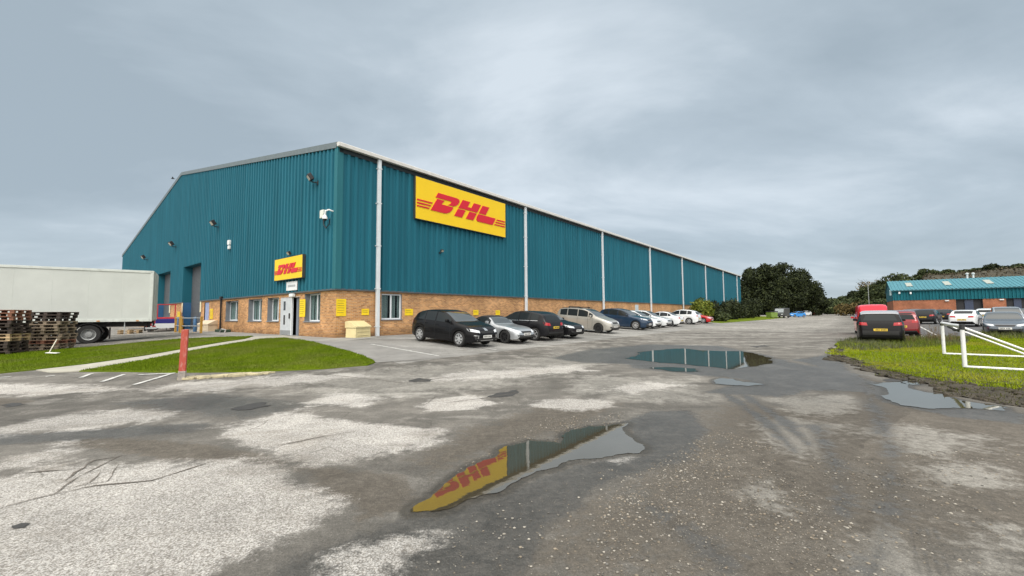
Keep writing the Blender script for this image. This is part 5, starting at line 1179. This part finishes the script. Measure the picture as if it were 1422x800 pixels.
# far things on the left of the road
x, y = gp(1072, 441.5); t = thing('waste_bin', (x, y, terrain(x, y)), DIRR-.5, 'green lidded wheeled bin at the far bushes', 'bin'); GB = mat('olive green bin', (.16, .24, .05), .5)
MB().prism([(-1.0, .15), (1.0, .15), (1.15, 1.25), (-1.15, 1.25)], (0, -.6, 0), (1, 0, 0), (0, 0, 1), (0, 1, 0), 1.2).build('tub', GB, t); MB().box((0, 0, 1.42), (2.4, 1.35, .22), bev=.06).build('lid', BLK, t)
for sx in (-.8, .8):
    for sy in (-.45, .45): MB().lathe([(0, -.04), (.1, -.04), (.1, .04), (0, .04)], (0, 0, 0), 'Y', 10).build('castor', RUB, t, loc=(sx, sy, .1))
x, y = gp(1085, 441.5); t = thing('parked_van', (x, y, terrain(x, y)), DIRR+math.pi-.15, 'dark grey van facing us right of the green bin', 'van', FARG); GV = mat('faded grey van paint', (.06, .065, .065), .4, var=.15)
q = MB(); q.box((-1.2, 0, 1.35), (3.4, 2.1, 1.9), bev=.12); q.prism([(.5, .45), (2.1, .45), (2.1, 1.05), (1.5, 1.25), (.9, 2.2), (.5, 2.25)], (0, -.98, 0), (1, 0, 0), (0, 0, 1), (0, 1, 0), 1.96); q.build('body', GV, t)
q = MB(); q.prism([(1.53, 1.28), (1.0, 2.1), (.98, 2.08), (1.5, 1.26)], (.03, -.85, 0), (1, 0, 0), (0, 0, 1), (0, 1, 0), 1.7); q.build('windscreen', mat('pale screen', (.24, .27, .28), .1), t)
for sy in (-.72, .72): MB().box((2.11, sy, .85), (.03, .34, .2)).build('headlight', HLT, t)
MB().box((2.13, 0, .5), (.1, 1.9, .2), bev=.03).build('bumper', TRIM, t)
for sx in (-2, 1.4):
    for sy in (-.9, .9): MB().lathe([(0, -.12), (.36, -.12), (.36, .12), (0, .12)], (0, 0, 0), 'Y', 16).build('wheel', RUB, t, smooth=40, loc=(sx, sy, .36))
x, y = gp(1142.5, 435); t = thing('cabinet', (x, y, terrain(x, y)), DIRR+.5, 'pale grey steel cabinet at the far end of the road', 'cabinet'); MB().box((0, 0, 1.4), (2.6, 2.4, 2.8), bev=.03).build('case', mat('pale grey steel', (.30, .35, .36), .5), t); MB().box((0, 0, 2.85), (2.8, 2.6, .1)).build('lid', GREYT, t); MB().box((-.3, -1.22, 1.35), (1.2, .04, 2.4)).build('door', mat('grey steel', (.24, .28, .29), .5), t)
x, y = gp(1135, 434.8); t = thing('marker_pole', (x, y, terrain(x, y)), 0, 'thin pale pole standing left of the grey cabinet', 'pole'); MB().lathe([(.07, 0), (.05, 4.6), (0, 4.6)], n=8).build('pole', GP_, t); MB().lathe([(.14, 0), (.12, .3), (.07, .32)], n=8).build('foot', GP_, t)
x, y = gp(1185, 436); t = thing('marker_post', (x, y, terrain(x, y)), 0, 'short white post at the road edge before the red van', 'post'); MB().lathe([(.09, 0), (.09, 1.3), (.05, 1.36), (0, 1.36)], n=10).build('post', WPC, t); MB().lathe([(.095, 1.05), (.095, 1.2)], n=10).build('band', mat('red band', (.4, .03, .03), .5), t)
# lamp post
lx, lz = at(1207.5, 432, 105); t = thing('street_lamp', (lx, 105, terrain(lx, 105)), DIRR, 'tall grey street lamp before the trees beyond the red van', 'street lamp')
MB().tube([(0, 0, 0), (0, 0, 1.3), (0, 0, 1.35), (0, 0, 8.2)], [.16, .15, .09, .06], 10).build('column', GP_, t, smooth=40); MB().tube([(0, 0, 8.15), (.5, -1.0, 8.4)], .04, 6).build('arm', GP_, t); MB().box((.62, -1.25, 8.42), (.35, .75, .16), rz=.46, bev=.05).build('lantern', GREYT, t)
# ------------------------------------------------------------------ second building, hill, trees, hedges
Y0 = 92.0; BX0, _ = at(1240, 418, Y0); _, hA_ = at(1241, 417.5, Y0); _, hE_ = at(1241, 404, Y0)
bdir = Vector((-G1[0], -G1[1], 0)); gz0 = terrain(BX0, Y0)-.25
b2_ = thing('industrial_unit', (BX0, Y0, gz0), math.atan2(bdir.y, bdir.x), 'low teal unit with light blue roof and red brick base', 'building')
HW, HE2 = hA_-gz0, hE_-gz0; LB, DB = 60.0, 20.0; HR2 = HE2+2.6
BRR = brick_material('red brick', (.36, .135, .07), (.27, .095, .055), (.28, .17, .11)); TEAL2 = clad_material('sea green cladding', (.012, .12, .15)); ROOF2 = clad_material('light blue roof sheet', (.075, .215, .26)); BLK3 = mat('dark opening', (.012, .013, .016), .6)
OP = [(a, b) for a, b in ((28.0, 40.0), (53.3, 66.5))]
def fx2(px):  # along-wall distance seen at a pixel
    d = ray(px, 420); s = d[0]/d[1]; return (BX0-s*Y0)/(s*bdir.y-bdir.x)
OP = [(fx2(1328), fx2(1364.5)), (fx2(1398), fx2(1430))]
HO = [(a, b, 0, HW-.02) for a, b in OP]
q = MB()
for a, b, c, d in cells(0, LB, 0, HW, HO): q.add([(a, 0, c-.5*(c == 0)), (b, 0, c-.5*(c == 0)), (b, 0, d), (a, 0, d)], [(0, 1, 2, 3)])
q.add([(0, 0, -.5), (0, DB, -.5), (0, DB, HW), (0, 0, HW)], [(0, 1, 2, 3)]); q.build('brick_wall', BRR, b2_)
q = MB(); pr = ribs(0, LB, .5)
for (u, d), (u2, d2) in zip(pr, pr[1:]): q.add([(u, -.04-d*2, HW), (u2, -.04-d2*2, HW), (u2, -.04-d2*2, HE2), (u, -.04-d*2, HE2)], [(0, 1, 2, 3)])
q.add([(-.04, -.04, HW), (-.04, DB, HW), (-.04, DB, HE2), (-.04, DB/2, HR2), (-.04, -.04, HE2)], [(0, 1, 2, 3, 4)]); q.build('cladding', TEAL2, b2_, fix=False)
q = MB(); pr = ribs(-.3, LB, .6)
for (u, d), (u2, d2) in zip(pr, pr[1:]): q.add([(u, -.45, HE2+.05+d), (u2, -.45, HE2+.05+d2), (u2, DB/2, HR2+.05+d2), (u, DB/2, HR2+.05+d)], [(0, 1, 2, 3)])
q.add([(-.3, DB+.4, HE2+.05), (LB, DB+.4, HE2+.05), (LB, DB/2, HR2+.05), (-.3, DB/2, HR2+.05)], [(0, 1, 2, 3)]); rf2 = q.build('roof', ROOF2, b2_, fix=False)
SKY_ = mat('faded rooflight', (.33, .36, .32), .6, var=.2)
for u in (2.6, 8.6, 14.6, 20.6): q = MB(); q.prism([(u, 3.5), (u+1.0, 3.5), (u+1.0, 7.5), (u, 7.5)], (0, -.45, HE2+.17), (1, 0, 0), Vector((0, DB/2+.45, HR2-HE2)).normalized(), (0, 0, 1), .03); q.build('rooflight', SKY_, rf2)
for u in (13.0, 13.9):
    q = MB(); q.lathe([(.16, -.6), (.16, .9), (.28, .95), (.28, 1.15), (0, 1.3)], (u, DB/2, HR2), n=12); q.build('roof_vent', mat('pale vent', (.55, .57, .57), .5), rf2)
MB().lim(-.3, LB, -.55, -.43, HE2-.12, HE2+.04).build('gutter', mat('dark teal gutter', (.02, .10, .12), .5), b2_)
q = MB(); q.lim(-.05, -.0, -.4, DB, HE2-.5, HE2-.3); q.build('verge_strip', TEAL2, b2_)
for i_, (a, b) in enumerate(OP):
    q = MB(); q.lim(a, b, .5, .55, 0, HW); wo_ = q.build('window', BLK3, b2_); w3 = (b-a)/3
    MB().lim(a+w3, a+2*w3, .3, .34, 0, HW-.1).build('door', mat('dark blue door', (.03, .045, .085), .5), wo_)
    q = MB(); q.lim(a-.05, a, -.02, .5, 0, HW); q.lim(b, b+.05, -.02, .5, 0, HW); q.build('window_frame', BLK3, wo_)
for u, z in ((1.1, HE2-.5), (2.9, HE2-.6)): MB().box((u, -.25, z), (.3, .3, .45), bev=.04).build('wall_lamp', WPC, b2_)
for u in (fx2(1315), fx2(1391)): MB().box((u, -.2, HW-.25), (.6, .25, .2), bev=.05).build('wall_lamp', WPC, b2_)
MB().box((-.3, .3, HE2-.4), (.3, .4, 1.2), bev=.05).build('wall_lamp', mat('pale teal box', (.45, .6, .62), .5), b2_)
# hill behind
HILLM = mat('scrub hillside', (.052, .046, .030), .95, var=.5, vscale=.06, bump=.6, bscale=.4)
def hill_h(x, y):
    u = x-.55*(y-300)
    e_ = x-.962*y
    return 2.6+(24+.05*max(0, e_))*ss(-4, 12, e_)*ss(235, 300, y+.15*e_)
hv = []; nx, ny = 90, 40
for j_ in range(ny):
    for i_ in range(nx):
        x = 180+i_*6.5; y = 225+j_*6.0; z = hill_h(x, y)+.9*math.sin(x*.11+y*.07)*ss(0, 20, x-.96*y)
        hv.append((x, y, z if 0 < i_ < nx-1 and 0 < j_ < ny-1 else 0))
hf = [(j_*nx+i_, j_*nx+i_+1, (j_+1)*nx+i_+1, (j_+1)*nx+i_) for j_ in range(ny-1) for i_ in range(nx-1)]
struct(fast_mesh('hill', hv, hf, HILLM, 4, smooth=True))
# foliage
def leaf_material(name, c1, c2, c3):
    m, t, b = principled(name); N = t.nodes.new; L = t.links.new
    g = N('ShaderNodeNewGeometry'); r = N('ShaderNodeValToRGB'); L(g.outputs['Random Per Island'], r.inputs[0])
    r.color_ramp.elements[0].color = (*c1, 1); r.color_ramp.elements[1].color = (*c3, 1); e = r.color_ramp.elements.new(.55); e.color = (*c2, 1)
    L(r.outputs[0], b.inputs['Base Color']); b.inputs['Roughness'].default_value = .7; b.inputs['Specular IOR Level'].default_value = .2
    return m
LDARK = leaf_material('dark leaves', (.008, .012, .004), (.018, .026, .008), (.042, .052, .015)); LMID = leaf_material('mid green leaves', (.020, .030, .012), (.040, .055, .020), (.075, .09, .03)); LYEL = leaf_material('yellow green leaves', (.05, .075, .008), (.10, .13, .014), (.20, .20, .03))
LBRN = leaf_material('autumn leaves', (.06, .045, .018), (.11, .085, .03), (.18, .13, .05)); BARK = mat('bark', (.05, .042, .034), .9, var=.3, vscale=4, bump=.5, bscale=10)
def leaves(name, blobs, n, size, m_, seed, parent=None, shell=.55):
    """leaf-sized quads scattered through a set of ellipsoid clumps (x, y, z, rx, ry, rz)"""
    r = np.random.default_rng(seed); B = np.array(blobs, float); vol = (B[:, 3]*B[:, 4]*B[:, 5])**.72; pick = r.choice(len(B), n, p=vol/vol.sum())
    d = r.normal(size=(n, 3)); d /= np.linalg.norm(d, axis=1)[:, None]; rad_ = shell+(1-shell)*r.random(n)**.7; rad_ *= 1+.16*r.normal(size=n)*(r.random(n) < .3)
    c = B[pick, :3]+d*rad_[:, None]*B[pick, 3:6]; c[:, 2] += .0
    nrm = d+.7*r.normal(size=(n, 3)); nrm /= np.linalg.norm(nrm, axis=1)[:, None]
    t1 = np.cross(nrm, r.normal(size=(n, 3))); t1 /= np.linalg.norm(t1, axis=1)[:, None]; t2 = np.cross(nrm, t1); s = size*(.5+r.random(n))[:, None]
    v = np.stack([c-t1*s, c-t2*s*.6+nrm*s*.1, c+t1*s, c+t2*s*.6-nrm*s*.1], 1).reshape(-1, 3)
    return fast_mesh(name, v, np.arange(4*n), m_, 4, parent=parent)
def tree(x, y, H, W, m_, seed, label, n=5000, size=.3, trunk=.22, group='trees beyond the yard', name='broadleaf_tree', D=None, zoff=None, nb=16, low=.25):
    r = random.Random(seed); z = terrain(x, y) if zoff is None else zoff
    t = thing(name, (x, y, z-.1), 0, label, 'tree', group); D = D or W
    bl = []
    for k in range(nb):
        u = (k+.5)/nb; zz = H*(low+(1-low)*(u**.9))-H*.06; env = math.sin(math.pi*min(1, max(.06, .18+.80*(u**.85))))**.75; a = k*2.4+r.uniform(-.5, .5); q = r.uniform(.35, .75)*env
        rx = W*.5*r.uniform(.22, .44)*(.6+.5*env); bl.append((math.cos(a)*q*W*.5, math.sin(a)*q*D*.5, min(zz, H-rx*.55), rx, rx*D/W, rx*r.uniform(.55, .8)*min(1.3, H/W+.25)))
    leaves('crown', bl, n, size, m_, seed, t)
    tb = MB(); tb.tube([(0, 0, -.3), (0.05, 0, H*.15), (-.08, .05, H*.4), (0, 0, H*.8)], [trunk*1.5, trunk, trunk*.7, trunk*.2], 9)
    for b in bl[::2]: tb.tube([(0, 0, max(H*.12, b[2]*.45)), (b[0]*.5, b[1]*.5, b[2]*.75), (b[0], b[1], b[2])], [trunk*.45, trunk*.28, trunk*.08], 6)
    tb.build('trunk', BARK, t, smooth=60); return t
def bush(x, y, H, W, D, m_, seed, label, n, size, name='bush', cat='bush', rz=0, nb=12, group=None):
    r = random.Random(seed); t = thing(name, (x, y, terrain(x, y)), rz, label, cat, group); bl = []
    for k in range(nb): bl.append((W*(-.5+(k+.5)/nb)*.86+r.uniform(-.1, .1)*W*.3, r.uniform(-.3, .3)*D, H*r.uniform(.26, .60), W/nb*r.uniform(.9, 1.7)+.2, D*.42, H*r.uniform(.30, .44)))
    leaves('foliage', bl, n, size, m_, seed, t, .4)
    st = MB()
    for b in bl[::2]: st.tube([(b[0]*.8, b[1]*.5, -.1), (b[0], b[1], b[2]+b[5]*.5)], [.04, .012], 5)
    st.build('stem', BARK, t); return t
# the big dark trees behind the warehouse end
Ys = [(1040, 128, 20, 13, 'dark tree showing just past the end of the warehouse'), (1064, 122, 19.0, 14, 'tall dark tree, left half of the big clump'), (1086, 126, 18.5, 15, 'broad dark tree at the middle of the big clump'), (1108, 132, 15.5, 13, 'dark tree on the right flank of the big clump'), (1127, 140, 11.5, 9, 'lower dark tree trailing off right of the big clump')]
for i_, (px, Y, H, W, lab) in enumerate(Ys):
    X_, ztop = at(px, {1040: 372, 1064: 365, 1086: 364, 1108: 374, 1127: 396}[px], Y); Hh = ztop-terrain(X_, Y)
    tree(X_, Y, Hh, W, LDARK, 200+i_, lab, 15000, .27, .3, low=.08, nb=30)
for i_, (px, pt, Y, W, H_, m_, lab) in enumerate([(1151, 413, 190, 17, 0, LMID, 'low tree left of the gap where the road ends'), (1172, 411, 185, 13, 0, LMID, 'low bushy tree right of the gap where the road ends'), (1187, 404, 175, 13, 0, LDARK, 'dark green tree left of the street lamp'), (1203, 398, 165, 13, 0, LMID, 'mid green tree right behind the street lamp'), (1222, 390, 160, 14, 0, LMID, 'tree between street lamp and teal unit'), (1243, 379, 155, 17, 0, LMID, 'tall tree rising behind the left end of the teal unit'), (1262, 382, 175, 12, 0, LMID, 'tree just right of the tall one behind the teal unit')]):
    X_, zt = at(px, pt, Y); tree(X_, Y, zt-terrain(X_, Y), W, m_, 230+i_, lab, 8000, .36, .25, low=.05, nb=20)
# bare topped tree
X_, zt = at(1208, 386, 172); t = thing('bare_tree', (X_, 172, terrain(X_, 172)), 0, 'thin half bare tree against the sky beside the street lamp', 'tree', 'trees beyond the yard'); q = MB(); r_ = random.Random(5); Hh = zt-terrain(X_, 172); q.tube([(0, 0, 0), (.2, 0, Hh*.5), (0, 0, Hh*.75)], [.3, .2, .1], 7)
for k in range(46):
    z = Hh*r_.uniform(.4, .75); a = r_.uniform(0, 6.28); l = Hh*r_.uniform(.12, .3); p1 = Vector((math.cos(a)*l*.6, math.sin(a)*l*.6, z+l*.55)); q.tube([(0, 0, z), p1, p1+Vector((math.cos(a)*l*.5, math.sin(a)*l*.4, l*.4))], [.07, .045, .02], 4)
q.build('trunk', BARK, t); leaves('crown', [(0, 0, Hh*.55, 4, 4, Hh*.25), (2, 0, Hh*.8, 3, 3, 2.2), (-2.5, 0, Hh*.75, 3, 3, 2.4)], 900, .3, LBRN, 77, t, .2)
# trees on the hill crest
for i_, (px, pt, Y, W, lab) in enumerate([(1283, 373, 330, 15, 'spindly tree at the left end of the hill crest'), (1297, 376, 345, 16, 'small round tree on the hill crest, second from the left'), (1316, 374, 350, 18, 'low tree on the crest above the first rooflight'), (1338, 374, 350, 18, 'bushy tree on the crest above the roof vents'), (1358, 372, 350, 18, 'crest tree left of the tall dark one'), (1376, 366, 345, 22, 'tallest dark tree on the hill crest'), (1396, 369, 350, 22, 'crest tree right of the tallest one'), (1415, 366, 345, 22, 'crest tree near the right edge'), (1436, 365, 345, 24, 'crest tree past the right edge of the unit')]):
    X_, zt = at(px, pt, Y); zh = hill_h(X_, Y)-1.0; tree(X_, Y, max(5, zt-zh), W, LDARK if i_ in (5, 6) else LMID, 260+i_, lab, 2600, .7, .25, 'trees on the hill crest', zoff=zh, low=.05)
# scrub on the hillside: nobody could count it
r_ = np.random.default_rng(4); k = 26000; sx = r_.uniform(220, 640, k); sy = r_.uniform(228, 420, k); sz = np.array([hill_h(a, b) for a, b in zip(sx, sy)])+.9*np.sin(sx*.11+sy*.07)
keep = sz > 6; sx, sy, sz = sx[keep], sy[keep], sz[keep]; k = len(sx); dn = r_.normal(size=(k, 3)); dn /= np.linalg.norm(dn, axis=1)[:, None]; t1 = np.cross(dn, r_.normal(size=(k, 3))); t1 /= np.linalg.norm(t1, axis=1)[:, None]; t2 = np.cross(dn, t1); s_ = r_.uniform(.3, .9, k)[:, None]; c_ = np.stack([sx, sy, sz+r_.uniform(0, 1.3, k)], 1)
stuff(fast_mesh('hill_scrub', np.stack([c_-t1*s_, c_-t2*s_*.7, c_+t1*s_, c_+t2*s_*.7], 1).reshape(-1, 3), np.arange(4*k), leaf_material('scrub leaves', (.035, .030, .018), (.062, .052, .032), (.09, .075, .045)), 4), 'brownish scrub covering the hillside behind the teal unit', 'scrub')
# hedges where the road ends
x0, z0_ = at(1165, 425, 170); bush(x0, 170, at(1165, 412, 170)[1]-terrain(x0, 170), 46, 6, LMID, 301, 'long clipped hedge closing off the end of the road', 14000, .40, 'hedge', 'hedge', -.15, 30)
x0, z0_ = at(1142, 425, 150); bush(x0, 150, at(1142, 416, 150)[1]-terrain(x0, 150), 22, 6, LMID, 302, 'dark hedge behind the grey cabinet', 8000, .38, 'hedge', 'hedge', -.1, 16)
x0, z0_ = at(1206, 425, 125); bush(x0, 125, at(1206, 415, 125)[1]-terrain(x0, 125), 15, 5, LBRN, 303, 'brownish bush below the street lamp', 5000, .3, nb=9)
x0, z0_ = at(1230, 425, 120); bush(x0, 120, at(1230, 412, 120)[1]-terrain(x0, 120), 14, 5, LMID, 304, 'green hedge at the left corner of the teal unit', 5000, .3, 'hedge', 'hedge', nb=9)
# bushes along the end of the warehouse
def wallbush(a, b, H, W, m_, seed, lab, n=4200, size=.17, D=2.6, nb=9): x, y = xy(a, b); bush(x, y, H, W, D, m_, seed, lab, n, size, rz=ROT, nb=nb, group='bushes along the far end of the wall')
wallbush(53.5, 3.0, 3.5, 6.0, LYEL, 310, 'yellow green bush nearest the parked red car', 6000)
wallbush(57.8, 4.2, 1.7, 3.6, LMID, 314, 'low rounded bush in front of the yellow green one', 2500)
wallbush(64, 2.6, 3.4, 8, LDARK, 311, 'dark bush right of the yellow green one'); wallbush(74, 2.8, 4.2, 11, LDARK, 312, 'taller dark bush in the middle of the wall bushes', 5000); wallbush(87, 2.8, 4.6, 13, LDARK, 313, 'dark bush nearest the end of the warehouse wall', 5000); wallbush(101, 2.0, 5.2, 12, LDARK, 315, 'dark bush just past the end of the warehouse wall', 5000, .22)
# dead weeds on the verge
def weed(px, py, n, h, lab, seed):
    r = random.Random(seed); x, y = gp(px, py); t = thing('weed', (x, y, terrain(x, y)+.05), 0, lab, 'weed', 'tall weeds on the verge'); q = MB(); lf = []
    for k in range(n):
        a, b = r.uniform(-.5, .5), r.uniform(-.25, .25); hh = h*r.uniform(.5, 1); l1, l2 = r.uniform(-.25, .25)*hh, r.uniform(-.25, .25)*hh
        q.tube([(a, b, 0), (a+l1*.4, b+l2*.4, hh*.5), (a+l1, b+l2, hh)], [.006, .005, .003], 4); lf.append((a+l1*.8, b+l2*.8, hh*.8, .06, .06, hh*.24)); lf.append((a+l1*.4, b+l2*.4, hh*.4, .07, .07, hh*.3))
    q.build('stalk', mat('dead stalk', (.16, .11, .07), .9), t); leaves('leaf', lf, n*26, .016, LBRN, seed, t, .2)
weed(1297, 476, 34, .85, 'dry brown weeds left of the goal frame', 401); weed(1320, 477, 26, .55, 'greener weeds behind the left goal post', 402); weed(1262, 477, 20, .4, 'short dry weeds behind the black crossover', 403)
# a bird gliding left of the ridge
d_ = ray(240, 248); P_b = Vector(d_)*48+Vector((0, 0, EYE)); t = thing('bird', P_b, .6, 'small dark bird gliding in the sky left of the roof ridge', 'bird'); FEA = mat('dark feathers', (.03, .03, .032), .8)
MB().lathe([(0, -.2), (.045, -.12), (.06, 0), (.04, .12), (.012, .22), (0, .24)], axis='X', n=8).build('body', FEA, t, smooth=60)
for s in (1, -1): MB().add([(-.07, s*.03, .01), (.07, s*.03, .01), (.05, s*.26, .12), (-.05, s*.24, .12), (-.10, s*.48, .03), (-.07, s*.03, .03), (.07, s*.03, .03), (.05, s*.26, .135), (-.05, s*.24, .135)], [(0, 1, 2, 3), (3, 2, 4), (5, 8, 7, 6), (8, 4, 7), (0, 5, 6, 1), (1, 6, 7, 2), (0, 3, 8, 5)]).build('wing', FEA, t)
bpy.context.view_layer.update()
